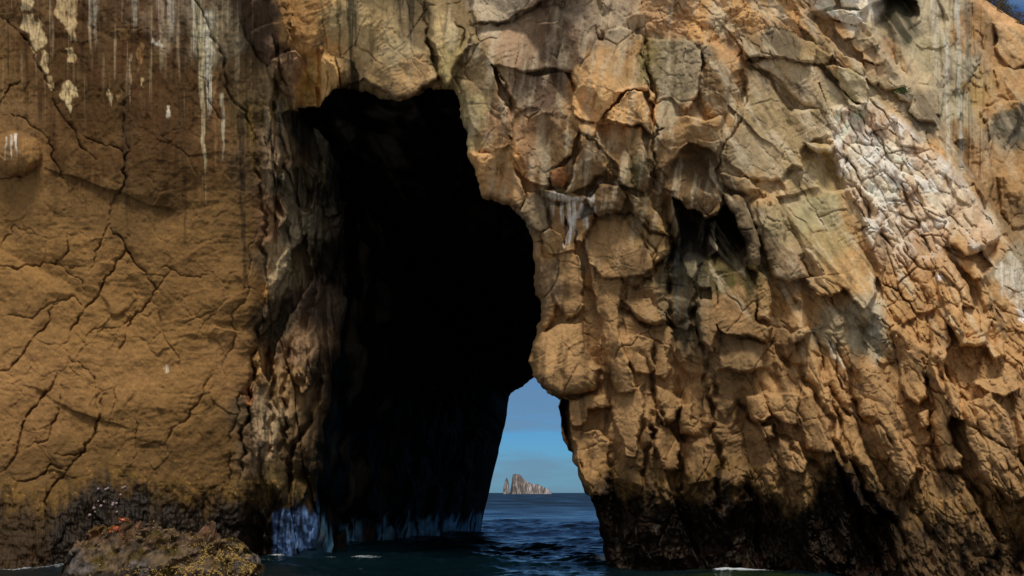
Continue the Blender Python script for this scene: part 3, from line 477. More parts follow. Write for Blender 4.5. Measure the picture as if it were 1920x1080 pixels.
# --- large broken facets, following the fabric of the rock
A58 = math.radians(56); MIR = sstep(1380, 1480, U - .35 * (V - 300)) * (1 - R_back)
MP = (1 - R_left) * (1 - R_inner) * (1 - MIR) * (1 - R_back)
for M_, su_, sv_, an_, sd0, am_ in ((MP * sstep(420, 330, V), 180, 105, 1.2, 2001, 2.0), (MP * sstep(330, 420, V), 300, 70, 1.44, 2006, 2.2), (MP * (1 - .6 * COV) * sstep(420, 330, V), 80, 44, 1.2, 2011, .9), (MP * (1 - .55 * COV) * sstep(330, 420, V), 150, 34, 1.44, 2016, .8), (MIR * (1 - .6 * R_cob), 300, 84, A58, 2023, 1.9),
        (MIR * (1 - .55 * COV) * (1 - .4 * R_cob), 150, 36, A58, 2031, 1.05), (R_back, 150, 70, 1.5, 2041, 1.8), (R_back, 50, 26, 1.4, 2051, .9), (R_inner, 150, 42, 1.48, 2061, 2.0), (R_inner, 52, 18, 1.4, 2071, .8),
        ((1 - R_left) * (1 - .6 * COV * (1 - R_inner)) * (.12 + .88 * sstep(.0, .35, fbm(U / 110, V / 110, 2085, 3))), 28, 14, 1.1, 2081, .30), (R_left, 150, 80, .85, 2091, .55), (R_left, 56, 34, 2.2, 2095, .16)):
    k_ = M_ > .004; Hh[k_] += tin(U[k_], V[k_], su_, sv_, an_, sd0, am_) * M_[k_]
# --- joint facets
def facets(scu, scv, ang, seed, amp, crack, cw, tilt=1.2, bulge=0.0, wst=.35):
    c, s = math.cos(ang), math.sin(ang)
    x = (U * c + V * s) / scu; y = (-U * s + V * c) / scv
    x = x + wst * fbm(U / (scu * 1.3), V / (scv * 1.3), seed + 50, 3); y = y + wst * fbm(U / (scu * 1.3), V / (scv * 1.3), seed + 90, 3)
    f1, f2, cx, cy, ox, oy = vor(x, y, seed)
    a, b, e = hsh(cx, cy, seed + 7) - .5, hsh(cx, cy, seed + 8) - .5, hsh(cx, cy, seed + 9) - .5
    g = f2 - f1
    return amp * (e + tilt * 2 * (a * ox + b * oy)) * sstep(0, .10, g) - crack * np.exp(-(g / cw) ** 2) + bulge * np.minimum(g, .45), cx, cy
f, _, _ = facets(95, 125, .25, 401, .75, .22, .035); Hh += f * base * (.30 - .28 * COV)
wx = U + 10 * fbm(U / 50, V / 50, 402, 4); wy = V + 10 * fbm(U / 50, V / 50, 403, 4); wx2 = U + 3 * fbm(U / 14, V / 14, 404, 3); wy2 = V + 3 * fbm(U / 14, V / 14, 405, 3)
Hh += .35 * scallop((wx + .3 * wy) / 82, (wy - .3 * wx) / 105, 407, 1.3, 1.1, .5) * base * (1 - .86 * COV)
Hh += .30 * scallop((wx - .35 * wy) / 34, (wy + .3 * wx) / 48, 408, 1.3, 1.2, .5) * (base * (1 - .30 * R_ribs) * (1 - .82 * COV) + .5 * R_back + .12 * R_ribs)
Hh += .12 * scallop((wx2 + .5 * wy2) / 44, (wy2 - .5 * wx2) / 66, 409, .9, 1.3, .6, -1) * base * (1 - .4 * R_ribs) * (1 - .85 * COV)
f, _, _ = facets(42, 62, -.35, 411, .26, .10, .05); Hh += f * (base * (.6 - .52 * COV) * (1 - .5 * R_ribs) + .4 * R_back + .12 * R_ribs)
Hh += .10 * scallop(wx2 / 15, wy2 / 20, 418, 1.2, 1.2, .5, -1) * (base * sstep(-.05, .3, fbm(U / 80, V / 80, 88, 3)) * (1 - .7 * COV) * (1 - .6 * R_ribs) + .6 * R_back + .1 * R_ribs)
f, _, _ = facets(17, 24, .5, 421, .13, .05, .1); Hh += f * (base * sstep(.0, .4, fbm(U / 90, V / 90, 89, 3)) * (1 - .6 * COV) + .4 * R_back)
wl1 = .10 + .9 * sstep(-.15, .35, fbm(U / 120, V / 120, 440, 2))
Hh += .20 * scallop((wx + .8 * wy) / 95, (wy - .5 * wx) / 70, 430, .8, 1.0, .5, -1) * R_left * (.4 + .6 * wl1)
f, _, _ = facets(80, 70, .75, 431, .13, .05, .018, .9, wst=.45); Hh += f * R_left * wl1
f, _, _ = facets(36, 46, .9, 436, .05, .035, .03, .9, wst=.5); Hh += f * R_left * sstep(0, .5, noise(U / 110, V / 110, 441) + .15)
fa, ca, cb = facets(36, 14.5, A58, 451, .17, .075, .06, .9, .20, .36); Hh += fa * (R_cob + .8 * R_cob2 * (1 - R_back))
COBID = hsh(ca, cb, 460)
f, _, _ = facets(70, 46, A58, 455, .5, .25, .06, .8); Hh += f * R_cob
f, _, _ = facets(22, 12, .35, 461, .08, .035, .07, .9, .10, .45); Hh += f * R_cob3
f, _, _ = facets(34, 210, -.10, 471, 1.1, .2, .05, .8, .5, .5); Hh += f * R_inner * .8
Hh += .8 * scallop(wx / 46, wy / 130, 473, 1.1, 1.3, .6) * R_inner
f, _, _ = facets(17, 60, -.1, 475, .20, .06, .08, .9, .2, .6); Hh += f * R_inner * (.3 + sstep(0, .3, fbm(U / 50, V / 90, 476, 2)))
Hh += .22 * ridged(U / 22, V / 70, 477, 4) * R_inner
f, _, _ = facets(150, 36, A58 + .12, 481, .55, .22, .06, .8, .5); Hh += f * R_ribs * .35
f, _, _ = facets(40, 14, A58 + .12, 485, .16, .1, .1, .9); Hh += f * R_ribs * sstep(820, 900, V + .25 * (1700 - U) * 0)
nzk = fbm(U / 120, V / 120, 2101, 3)
for M_, a1_, a2_, an_, sd0, dp_, cw_ in ((MP + .6 * R_back, 74, 120, .2, 2111, .42, .020), (MIR, 120, 42, A58, 2121, .42, .030), (MP + MIR, 30, 44, -.6, 2131, .20, .030)):
    f, _, _ = facets(a1_, a2_, an_, sd0, .0, dp_, cw_, wst=.38); Hh += f * .62 * M_ * sstep(-.15, .25, nzk if sd0 != 2131 else -nzk) * (1 - .35 * COV)
Hh += .05 * noise(U / 40, (V + .5 * U + 14 * fbm(U / 60, V / 60, 2141, 3)) / 5., 2142) * (MP + MIR) * sstep(0, .3, fbm(U / 70, V / 70, 2143, 3))
# --- strata lines, gully flutes and pitted surface
vst = V + 16 * fbm(U / 90, V / 90, 9, 3)
Hh += R_left * sstep(330, 430, V) * sstep(-.3, .4, fbm(U / 100, V / 60, 503, 2)) * (.03 * noise(U / 70, vst / 9, 501) + .016 * noise(U / 34, vst / 4.5, 502) + .02 * noise(U / 55, vst / 17, 504))
Hh += .45 * (ridged(U / 16, V / 240, 511, 3) - .3) * R_back * soft([(1720, -200), (1860, -200), (1850, 380), (1760, 330)], 20)
Hh += .05 * ridged(U / 26, V / 26, 521, 4) + .028 * fbm(U / 7, V / 7, 531, 3)
rough_zone = sstep(860, 940, V + 14 * fbm(U / 50, V / 50, 541, 3)) * (1 - R_inner)
Hh += rough_zone * (.13 * fbm(U / 11, V / 15, 551, 4) + .10 * ridged(U / 14, V / 70, 561, 3))
Hh += R_left * sstep(360, 200, V) * .09 * ridged(U / 12, V / 30, 571, 4)
# bulging knob at the far left edge
d = np.hypot((wu - 28) / 50, (wv - 290) / 42); Hh += 1.1 * np.sqrt(np.clip(1 - d * d, 0, 1))
# guano ledges
# --- openings
ENT = [(602, 1150), (600, 1000), (596, 900), (604, 800), (622, 700), (640, 640), (652, 560), (646, 470), (648, 380), (640, 320), (612, 262), (578, 232), (556, 204),
       (600, 200), (640, 166), (690, 172), (712, 186), (746, 190), (790, 176), (822, 168), (846, 168), (858, 180), (862, 220), (874, 270), (888, 312), (899, 345), (905, 372),
       (936, 380), (966, 396), (986, 420), (999, 452), (1000, 520), (1012, 560), (1014, 600), (1006, 628), (996, 660), (998, 695), (1014, 724), (1032, 740), (1050, 748),
       (1052, 786), (1063, 836), (1084, 892), (1108, 938), (1124, 985), (1133, 1040), (1138, 1150)]
ENTd = rough_line(ENT, 3, .10, 9)
ENTd = ENTd[1:-1]
ENTc = np.vstack([[[ENTd[0][0], 1300]], ENTd, [[ENTd[-1][0], 1300]]])
SKY = [(1690, -400), (1730, -72), (1790, -35), (1836, -8), (1868, 14), (1900, 34), (1925, 50), (1990, 92), (2080, 150), (2240, 240), (2600, 100), (2600, -400)]
SKYc = rough_line(SKY, 2, .02, 12, True)
sdE = np.full(U.shape, 200.); i0 = np.searchsorted(vs, 120); j0, j1 = np.searchsorted(us, (500, 1220))
sdE[i0:, j0:j1] = sdist(ENTc, U[i0:, j0:j1], V[i0:, j0:j1])
sdS = np.full(U.shape, 400.); j2 = np.searchsorted(us, 1640); i2 = np.searchsorted(vs, 300)
sdS[:i2, j2:] = sdist(SKYc, U[:i2, j2:], V[:i2, j2:])
# the rim of the mouth rounds away from the boat
rim = np.clip(1 - sdE / 16., 0, 1) * (sdE >= -4); Rr = sstep(640, 700, U)
Hh -= 1.0 * (1 - np.sqrt(np.clip(1 - rim * rim, 0, 1))) * (.35 + .65 * Rr)
Hh -= 1.0 * np.clip(1 - sdS / 20., 0, 1) ** 2
DD = D0 - Hh
# ------------------------------------------------------------------ rock colour, per place (albedo of the stone, stains and growth, with painted cave shade)
CP = [ # u, v, sRGB in even light, but shade painted into hollows and cave mouth
 (30, 20, 112, 86, 54), (30, 120, 105, 74, 42), (150, 60, 84, 60, 34), (150, 180, 80, 54, 28), (60, 230, 110, 80, 48), (250, 100, 88, 62, 36), (230, 20, 96, 76, 52),
 (300, 40, 118, 98, 76), (330, 20, 136, 122, 102), (300, 160, 84, 56, 30), (340, 220, 82, 54, 30), (400, 60, 130, 120, 96), (430, 60, 110, 98, 78), (400, 240, 108, 78, 48), (450, 130, 78, 60, 36), (470, 200, 82, 66, 38), (490, 300, 92, 72, 48), (300, 330, 92, 62, 34),
 (40, 280, 138, 102, 58), (30, 330, 120, 86, 50), (150, 320, 108, 76, 42), (60, 400, 128, 92, 50), (130, 380, 112, 80, 42), (250, 400, 104, 74, 40), (400, 380, 112, 78, 42), (460, 420, 104, 72, 40),
 (60, 500, 142, 104, 58), (150, 480, 134, 98, 52), (300, 480, 124, 88, 46), (400, 500, 122, 86, 46), (60, 600, 134, 98, 56), (200, 600, 138, 100, 54), (350, 600, 132, 94, 50), (450, 560, 124, 86, 48),
 (60, 700, 142, 104, 62), (200, 700, 140, 103, 60), (350, 700, 138, 100, 58), (440, 680, 136, 100, 60), (60, 790, 130, 94, 56), (200, 800, 124, 90, 48), (350, 790, 122, 88, 50), (100, 880, 104, 72, 38), (200, 870, 112, 82, 38), (330, 860, 104, 76, 36), (400, 840, 104, 78, 40),
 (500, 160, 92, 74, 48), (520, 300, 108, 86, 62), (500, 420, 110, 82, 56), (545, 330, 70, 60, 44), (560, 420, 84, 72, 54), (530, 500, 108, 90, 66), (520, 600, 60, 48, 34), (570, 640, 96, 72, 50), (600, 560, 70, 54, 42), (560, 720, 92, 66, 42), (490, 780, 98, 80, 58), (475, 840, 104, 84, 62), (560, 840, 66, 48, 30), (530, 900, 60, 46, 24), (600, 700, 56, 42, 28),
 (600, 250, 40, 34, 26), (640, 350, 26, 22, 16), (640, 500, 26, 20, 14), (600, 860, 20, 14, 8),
 (470, 40, 74, 56, 42), (500, 90, 68, 50, 38), (540, 130, 96, 72, 50), (560, 40, 142, 100, 50), (600, 80, 142, 102, 48), (590, 150, 142, 100, 52), (640, 60, 128, 108, 70), (700, 60, 158, 138, 100), (740, 100, 152, 136, 104), (700, 150, 134, 112, 78), (770, 150, 132, 104, 66), (790, 60, 96, 82, 58),
 (830, 60, 138, 118, 80), (860, 30, 110, 94, 66), (850, 110, 116, 100, 62), (920, 20, 150, 138, 122), (960, 80, 138, 116, 96), (1040, 60, 132, 110, 92), (1070, 10, 150, 134, 118), (1000, 165, 92, 72, 54), (1060, 100, 112, 92, 74), (890, 120, 98, 80, 52), (930, 220, 108, 80, 52), (890, 220, 124, 108, 70), (930, 320, 146, 108, 64), (960, 360, 140, 106, 66),
 (1010, 260, 124, 94, 64), (1040, 290, 110, 76, 50), (1060, 330, 132, 84, 54), (1100, 300, 136, 90, 52), (1130, 280, 128, 92, 52), (1120, 150, 170, 126, 74), (1180, 110, 152, 102, 52), (1120, 190, 190, 142, 84), (1190, 200, 186, 136, 78), (1150, 220, 180, 130, 72), (1170, 280, 128, 94, 54), (1190, 320, 104, 88, 56), (1212, 120, 130, 118, 76),
 (1250, 110, 136, 124, 98), (1260, 160, 130, 120, 98), (1300, 120, 146, 134, 114), (1250, 220, 138, 122, 96), (1330, 130, 108, 76, 42), (1340, 180, 124, 88, 50), (1280, 250, 140, 96, 50), (1320, 230, 150, 106, 58), (1300, 330, 96, 66, 40), (1320, 385, 104, 66, 40),
 (1250, 30, 178, 142, 104), (1330, 40, 170, 126, 80), (1420, 20, 166, 118, 70), (1480, 20, 158, 110, 62), (1360, 100, 168, 124, 82), (1460, 85, 104, 92, 74), (1410, 90, 130, 108, 78), (1100, 30, 152, 136, 120), (1130, 20, 158, 140, 120),
 (1450, 130, 172, 150, 116), (1520, 150, 172, 152, 122), (1430, 200, 160, 142, 108), (1440, 280, 166, 148, 118), (1500, 240, 150, 132, 100), (1400, 300, 172, 156, 128), (1370, 280, 150, 132, 104), (1540, 100, 158, 136, 98), (1590, 160, 156, 148, 116), (1550, 300, 164, 142, 100), (1530, 340, 168, 150, 112),
 (1560, 60, 136, 102, 54), (1590, 110, 142, 100, 54), (1560, 10, 186, 178, 166), (1600, 20, 184, 176, 164), (1620, 80, 170, 152, 124), (1640, 110, 146, 118, 84), (1700, 130, 176, 160, 134), (1690, 40, 54, 50, 34), (1660, 150, 154, 136, 106),
 (1760, 20, 168, 160, 142), (1740, 100, 158, 150, 124), (1790, 120, 160, 154, 138), (1790, 200, 156, 150, 132), (1730, 210, 118, 106, 88), (1830, 60, 128, 94, 62), (1880, 20, 170, 126, 84), (1900, 80, 158, 106, 64), (1880, 130, 142, 94, 58), (1840, 180, 136, 110, 66), (1800, 250, 130, 108, 78), (1870, 190, 140, 104, 62), (1900, 230, 92, 86, 74), (1840, 300, 128, 98, 62), (1900, 330, 134, 102, 62), (1890, 400, 112, 88, 56), (1860, 380, 120, 90, 54), (1950, 300, 130, 100, 62),
 (1600, 240, 196, 184, 164), (1640, 300, 192, 182, 166), (1660, 240, 180, 152, 116), (1690, 300, 190, 176, 154), (1660, 360, 188, 172, 146), (1720, 300, 170, 124, 78), (1760, 360, 184, 162, 130), (1720, 350, 160, 112, 66), (1800, 400, 180, 154, 116), (1640, 420, 172, 146, 112), (1700, 420, 176, 152, 120), (1710, 500, 164, 124, 78), (1680, 570, 158, 114, 66), (1740, 450, 166, 122, 76), (1780, 520, 166, 120, 72), (1850, 440, 166, 130, 86),
 (1540, 400, 158, 150, 118), (1560, 440, 158, 140, 100), (1590, 500, 160, 126, 78), (1600, 400, 142, 110, 66), (1630, 470, 150, 116, 72), (1450, 420, 150, 136, 106), (1480, 500, 162, 140, 110), (1420, 360, 150, 120, 78), (1390, 400, 128, 112, 88), (1415, 470, 120, 104, 80), (1560, 620, 148, 134, 108), (1620, 640, 158, 148, 126), (1640, 600, 166, 154, 130), (1500, 590, 158, 116, 66), (1480, 640, 130, 96, 50),
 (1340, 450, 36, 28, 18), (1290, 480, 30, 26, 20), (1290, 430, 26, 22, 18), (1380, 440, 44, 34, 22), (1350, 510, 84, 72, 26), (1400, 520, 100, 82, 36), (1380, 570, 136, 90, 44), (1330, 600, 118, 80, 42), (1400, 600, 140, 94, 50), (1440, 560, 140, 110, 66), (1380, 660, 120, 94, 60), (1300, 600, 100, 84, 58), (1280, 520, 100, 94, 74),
 (1000, 400, 152, 134, 108), (1045, 420, 136, 98, 58), (1040, 460, 164, 108, 58), (1090, 430, 148, 106, 60), (1140, 370, 112, 82, 48), (1210, 390, 124, 98, 56), (1150, 460, 148, 108, 60), (1130, 500, 142, 104, 58), (1190, 490, 112, 78, 42), (1225, 450, 142, 112, 66), (1230, 350, 110, 84, 54),
 (1030, 540, 128, 100, 66), (1070, 520, 156, 114, 60), (1070, 570, 144, 104, 58), (1050, 660, 150, 106, 50), (1090, 700, 138, 96, 46), (1140, 560, 134, 98, 54), (1150, 640, 150, 106, 56), (1200, 670, 146, 104, 52), (1240, 680, 136, 98, 50), (1210, 590, 134, 94, 48), (1270, 570, 110, 92, 62), (1110, 760, 148, 110, 64), (1110, 860, 144, 102, 56), (1170, 780, 146, 104, 58), (1240, 760, 142, 102, 52), (1250, 840, 142, 100, 52), (1300, 780, 138, 98, 54), (1300, 870, 132, 92, 50), (1150, 900, 120, 84, 42), (1200, 900, 112, 80, 40),
 (1350, 760, 122, 82, 42), (1350, 860, 118, 80, 44), (1420, 770, 146, 106, 58), (1470, 760, 150, 108, 60), (1530, 790, 132, 90, 50), (1490, 850, 140, 102, 56), (1430, 880, 124, 84, 42), (1530, 900, 120, 80, 38), (1530, 700, 152, 112, 60), (1590, 800, 148, 108, 58), (1600, 680, 160, 120, 66), (1660, 720, 140, 102, 54), (1700, 680, 132, 100, 58), (1660, 860, 138, 102, 56), (1720, 850, 144, 108, 62), (1760, 740, 156, 116, 64), (1700, 620, 158, 112, 62), (1780, 680, 160, 114, 64), (1780, 840, 140, 106, 62), (1850, 780, 152, 114, 66), (1840, 860, 144, 112, 70), (1900, 800, 140, 108, 70), (1870, 620, 160, 116, 66), (1880, 560, 156, 122, 78), (1910, 520, 150, 138, 118), (1870, 700, 150, 106, 60), (1910, 640, 160, 118, 70), (1940, 760, 120, 92, 58), (1900, 900, 128, 98, 58), (1800, 920, 122, 92, 52), (1700, 930, 118, 84, 44), (1620, 920, 122, 84, 44),
]
cpts = np.array(CP, float)
for p in cpts:
    r_, g_, b_ = p[2:]; sat = (r_ - b_) / r_; Lm = r_ * .3 + g_ * .6 + b_ * .1
    if sat < .42 and p[0] > 620 and Lm > 80:
        f_ = np.array([.87, .835, .76]) if Lm < 165 else np.array([.97, .95, .91]); p[2:] = p[2:] * f_
    gr, br = (.765, .47) if p[0] > 980 else (.745, .41)
    p[3] = max(p[3], p[2] * gr)
    if p[2] > 80: p[4] = max(p[4], p[2] * br)
cx_ = U + 26 * fbm(U / 70, V / 70, 601, 4) + 9 * fbm(U / 13, V / 17, 602, 3); cy_ = V + 26 * fbm(U / 70, V / 70, 641, 4) + 9 * fbm(U / 13, V / 17, 642, 3)
# work on a half-resolution lattice, then expand
hs = 2; xs_, ys_ = cx_[::hs, ::hs], cy_[::hs, ::hs]
num = np.zeros(xs_.shape + (3,)); den = np.zeros(xs_.shape)
for p in cpts:
    w = 1.0 / (((xs_ - p[0]) ** 2 + (ys_ - p[1]) ** 2) / 400. + .35) ** 4.2
    num += w[..., None] * lin(p[2:]); den += w
col = (num / den[..., None]).repeat(hs, 0).repeat(hs, 1)[:U.shape[0], :U.shape[1]]
K_ALB = 1.5
col = col * K_ALB
def blend(colour, m, k=K_ALB):
    global col
    c = lin(colour) * k; m = np.clip(m, 0, 1)[..., None]; col = col * (1 - m) + c * m
lum = (col @ np.array([.3, .6, .1]))[..., None]; col = col * .92 + lum * .08
KM = .88 - .04 * R_left + 1.45 * R_inner + .14 * sstep(330, 450, V) * sstep(1000, 1040, U) + .38 * sstep(500, 350, V) * sstep(1380, 1460, U) + .75 * sstep(520, 640, U) * sstep(1040, 960, U) * sstep(420, 330, V) + .08 * sstep(480, 640, V) * sstep(1380, 1460, U) + .22 * sstep(350, 200, V) * sstep(1000, 1060, U) * sstep(1460, 1380, U)
col[..., 2] *= (1.0 - .14 * R_left); col[..., 1] *= (1 - .045 * R_left); col[..., 0] *= (1 - .06 * R_inner)
col = col * KM[..., None]
# mottling of the stone
mot = 1 + .22 * fbm(U / 34, V / 34, 651, 5, .6) + .12 * fbm(U / 6, V / 6, 661, 3)
col = col * mot[..., None]
# dark varnish over the upper left wall, hanging in drips
drip = noise(U / 14, V / 150, 671) + .5 * noise(U / 5, V / 90, 672)
vz = sstep(390, 300, V + 60 * drip) * sstep(60, 110, U + .45 * (240 - V) * (V < 240) + 10 * drip) * sstep(455, 380, U)
blend((66, 42, 19), vz * np.clip(.60 + .5 * fbm(U / 30, V / 60, 681, 4) * 1.6 + .22 * drip, 0, .85))
d2 = noise(U / 9, V / 170, 675) + .6 * noise(U / 3.4, V / 90, 676); topz = sstep(240, 40, V + 60 * noise(U / 30, V * 0, 677)) * sstep(500, 440, U)
blend((150, 134, 106), topz * .55 * sstep(.25, .7, d2)); blend((40, 28, 16), sstep(520, 120, V) * R_left * .6 * sstep(.25, .75, -d2 + .2 * noise(U / 60, V / 80, 678)))
# dark varnish and pale salt bloom that follow the fabric of the right hand rock
NL = (1 - R_left) * (1 - R_inner); c5, s5 = math.cos(A58), math.sin(A58); al_, ac_ = (U * c5 + V * s5), (-U * s5 + V * c5)
al_ = np.where(U < 1330, V, al_); ac_ = np.where(U < 1330, U + .12 * V, ac_)
vn = fbm(al_ / 150, ac_ / 26, 2201, 5, .6); pn2 = fbm(al_ / 120, ac_ / 22, 2211, 5, .6)
blend((58, 43, 27), NL * .48 * sstep(.10, .40, vn)); blend((62, 50, 36), NL * .5 * sstep(.12, .3, fbm(U / 24, V / 30, 2221, 4)) * sstep(-.1, .3, vn))
blend((176, 160, 132), NL * (.75 - .25 * (U < 1330)) * sstep(.06, .40, pn2 + .12 * sstep(460, 300, V) * sstep(840, 900, U)) * sstep(720, 480, V + .2 * (1500 - U)) * (1 - .5 * R_back) * sstep(560, 900, U))
# vertical streaks: u, v0, v1, half width, colour, strength
ST = [(372, -60, 345, 7, (168, 156, 122), .85), (388, 20, 215, 11, (176, 170, 150), .9), (362, -60, 110, 7, (170, 165, 146), .7), (416, 175, 305, 4, (160, 152, 128), .8), (318, -60, 75, 9, (158, 150, 136), .65), (300, -60, 66, 12, (150, 128, 108), .6), (250, -60, 56, 9, (146, 138, 122), .6),
 (366, -60, 180, 3, (64, 58, 26), .8), (176, -60, 88, 7, (150, 142, 124), .6), (166, -30, 60, 5, (150, 142, 126), .5), (232, 180, 420, 9, (46, 34, 20), .7), (242, 100, 200, 2.5, (150, 132, 104), .6), (450, 210, 560, 7, (30, 24, 14), .75), (340, 150, 480, 7, (52, 36, 18), .6), (310, 230, 420, 8, (52, 34, 18), .5), (430, 60, 330, 6, (58, 46, 26), .5), (400, 130, 330, 6, (122, 88, 56), .7),
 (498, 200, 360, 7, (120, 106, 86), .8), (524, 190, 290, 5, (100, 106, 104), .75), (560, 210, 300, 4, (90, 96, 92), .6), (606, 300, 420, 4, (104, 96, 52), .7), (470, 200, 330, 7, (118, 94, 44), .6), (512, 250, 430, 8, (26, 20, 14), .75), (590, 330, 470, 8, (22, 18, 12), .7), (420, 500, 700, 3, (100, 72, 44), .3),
 (655, -30, 150, 9, (44, 42, 34), .85), (664, -30, 100, 6, (50, 50, 42), .7), (748, -60, 60, 10, (40, 36, 28), .8), (770, -20, 90, 9, (44, 40, 30), .7), (632, -40, 100, 5, (58, 56, 30), .6), (600, -30, 90, 5, (96, 84, 52), .6), (574, -20, 70, 4, (96, 84, 52), .5),
 (1268, 470, 640, 6, (96, 102, 96), .7), (1285, 500, 640, 4, (110, 110, 96), .6), (1190, 240, 350, 7, (84, 82, 56), .55), (1772, 60, 420, 5, (174, 170, 158), .7), (1792, -60, 360, 6, (168, 168, 158), .6), (1752, -40, 160, 10, (178, 172, 158), .5), (1812, -60, 260, 7, (100, 96, 84), .6), (1640, 560, 690, 14, (176, 168, 150), .55), (1600, 600, 680, 10, (168, 158, 136), .5),
 (1066, 368, 466, 5, (214, 208, 196), 1.), (1053, 370, 424, 4.5, (206, 198, 184), .9), (1077, 370, 452, 6, (210, 204, 192), .95), (1091, 380, 414, 7, (206, 202, 194), .9), (1036, 366, 404, 6, (196, 188, 172), .75), (1100, 386, 430, 5, (206, 202, 194), .8), (20, 252, 300, 2.5, (190, 182, 168), .8), (30, 250, 296, 3, (196, 188, 176), .8), (10, 256, 305, 2, (190, 182, 168), .6), (1878, 490, 560, 3, (190, 188, 184), .7), (1898, 500, 560, 3, (190, 188, 184), .5),
 (1500, 560, 700, 8, (166, 148, 116), .4), (1400, 500, 590, 6, (60, 58, 18), .5), (1370, 460, 560, 8, (66, 66, 18), .6), (1420, 540, 720, 5, (120, 84, 44), .3)]
for k, (u0, a, b, w, c, s) in enumerate(ST):
    i0, i1 = np.searchsorted(vs, (a - 30, b + 40)); j0, j1 = np.searchsorted(us, (u0 - 5 * w - 30, u0 + 5 * w + 30)); sl = (slice(i0, i1), slice(j0, j1))
    x = U[sl] - u0 - (V[sl] - a) * .03 - 3.5 * noise(V[sl] / 40, U[sl] * 0 + k, 700 + k) - 2.5 * fbm(U[sl] / 16, V[sl] / 30, 750 + k, 3)
    tt = (V[sl] - a) / (b - a); ww = w * np.clip(1.1 - .65 * tt, .15, 2) * (1 + .5 * noise(U[sl] / 3.2, V[sl] / 60, 760 + k))
    m = s * sstep(ww * 1.1, ww * .55, np.abs(x)) * sstep(-.03, .04, tt) * sstep(1.06 + .2 * noise(U[sl] / 4, V[sl] * 0, 770 + k), .82, tt) * np.clip(.8 + .9 * noise(U[sl] / 2.6, V[sl] / 45, 780 + k), 0, 1)
    cc = lin(c) * K_ALB; col[sl] = col[sl] * (1 - m[..., None]) + cc * m[..., None]
# pale flaking crust, guano and other marks with an outline of their own
PA = [((176, 156, 116), .9, [(40, -10), (58, -10), (57, 20), (42, 22)]), ((178, 156, 116), .9, [(44, 26), (62, 26), (70, 42), (72, 34), (80, 56), (82, 88), (70, 92), (68, 102), (60, 96), (56, 70), (46, 58)]),
 ((176, 154, 114), .9, [(76, 96), (84, 94), (92, 136), (84, 140), (76, 124)]), ((172, 148, 108), .85, [(106, -10), (148, -10), (146, 30), (140, 56), (144, 78), (132, 76), (122, 46), (106, 34)]),
 ((170, 146, 104), .9, [(90, 142), (98, 144), (102, 168), (94, 170)]), ((180, 158, 116), .95, [(114, 172), (130, 150), (144, 166), (146, 180), (136, 184), (134, 206), (133, 214), (122, 192)]),
 ((174, 150, 108), .9, [(122, 92), (134, 88), (144, 108), (138, 118), (126, 116)]), ((128, 96, 58), .7, [(258, 78), (272, 80), (266, 118), (257, 138), (254, 106)]), ((178, 150, 100), .9, [(265, 146), (270, 148), (268, 164), (264, 158)]),
 ((168, 148, 110), .8, [(204, 168), (212, 176), (209, 200), (203, 184)]), ((150, 120, 76), .6, [(218, 178), (230, 178), (230, 194), (220, 192)]), ((186, 176, 158), .9, [(284, 70), (300, 76), (312, 88), (296, 86), (282, 80)]),
 ((112, 84, 52), .5, [(212, 30), (236, 54), (260, 60), (240, 78), (224, 70)]), ((196, 184, 162), .8, [(314, 198), (318, 198), (319, 218), (315, 222)]), ((196, 184, 162), .8, [(309, 686), (314, 684), (316, 698), (310, 700)]),
 ((214, 208, 196), .8, [(1020, 362), (1044, 352), (1058, 366), (1068, 372), (1100, 370), (1090, 378), (1060, 376), (1038, 370), (1022, 368)]), ((206, 200, 190), .7, [(1076, 402), (1090, 384), (1106, 392), (1112, 398), (1096, 406), (1070, 424), (1064, 446), (1058, 470), (1054, 460), (1062, 424)]),
 ((206, 200, 190), .75, [(1103, 364), (1122, 342), (1128, 338), (1112, 360), (1114, 384), (1120, 402), (1112, 398), (1104, 380)]), ((204, 200, 194), .9, [(1895, 574), (1925, 590), (1990, 640), (1990, 660), (1910, 600)]),
 ((186, 178, 160), .85, [(1540, 620), (1556, 636), (1584, 690), (1580, 694), (1556, 660)]), ((200, 190, 176), .9, [(1594, 768), (1602, 768), (1614, 784), (1606, 782)]), ((206, 202, 198), .9, [(1754, 518), (1766, 516), (1770, 524), (1758, 526)]),
 ((184, 176, 160), .6, [(1868, 500), (1890, 470), (1930, 540), (1960, 600), (1900, 570)]), ((60, 52, 56), .8, [(1588, 690), (1598, 688), (1598, 696), (1590, 698)]), ((70, 62, 66), .8, [(1606, 722), (1614, 720), (1616, 728), (1608, 728)]),
 ((150, 92, 56), .7, [(1034, 322), (1074, 298), (1070, 334), (1056, 352), (1036, 342)]), ((150, 100, 62), .9, [(460, 722), (472, 724), (474, 750), (462, 762), (456, 742)])]
for k, (c, s, pts) in enumerate(PA):
    P = rough_line(pts, 2, .12, 800 + k, True); x0, y0 = P.min(0) - 12; x1, y1 = P.max(0) + 12
    i0, i1 = np.searchsorted(vs, (y0, y1)); j0, j1 = np.searchsorted(us, (x0, x1)); sl = (slice(i0, i1), slice(j0, j1))
    q = sdist(P, U[sl] + 3 * fbm(U[sl] / 9, V[sl] / 9, 5, 3), V[sl] + 3 * fbm(U[sl] / 9, V[sl] / 9, 6, 3)); m = s * sstep(1.4, -1.2, q) * np.clip(.8 + .9 * noise(U[sl] / 3.2, V[sl] / 18, 7), 0, 1)
    col[sl] = col[sl] * (1 - m[..., None]) + lin(c) * K_ALB * m[..., None]
    DD[sl] -= .03 * m
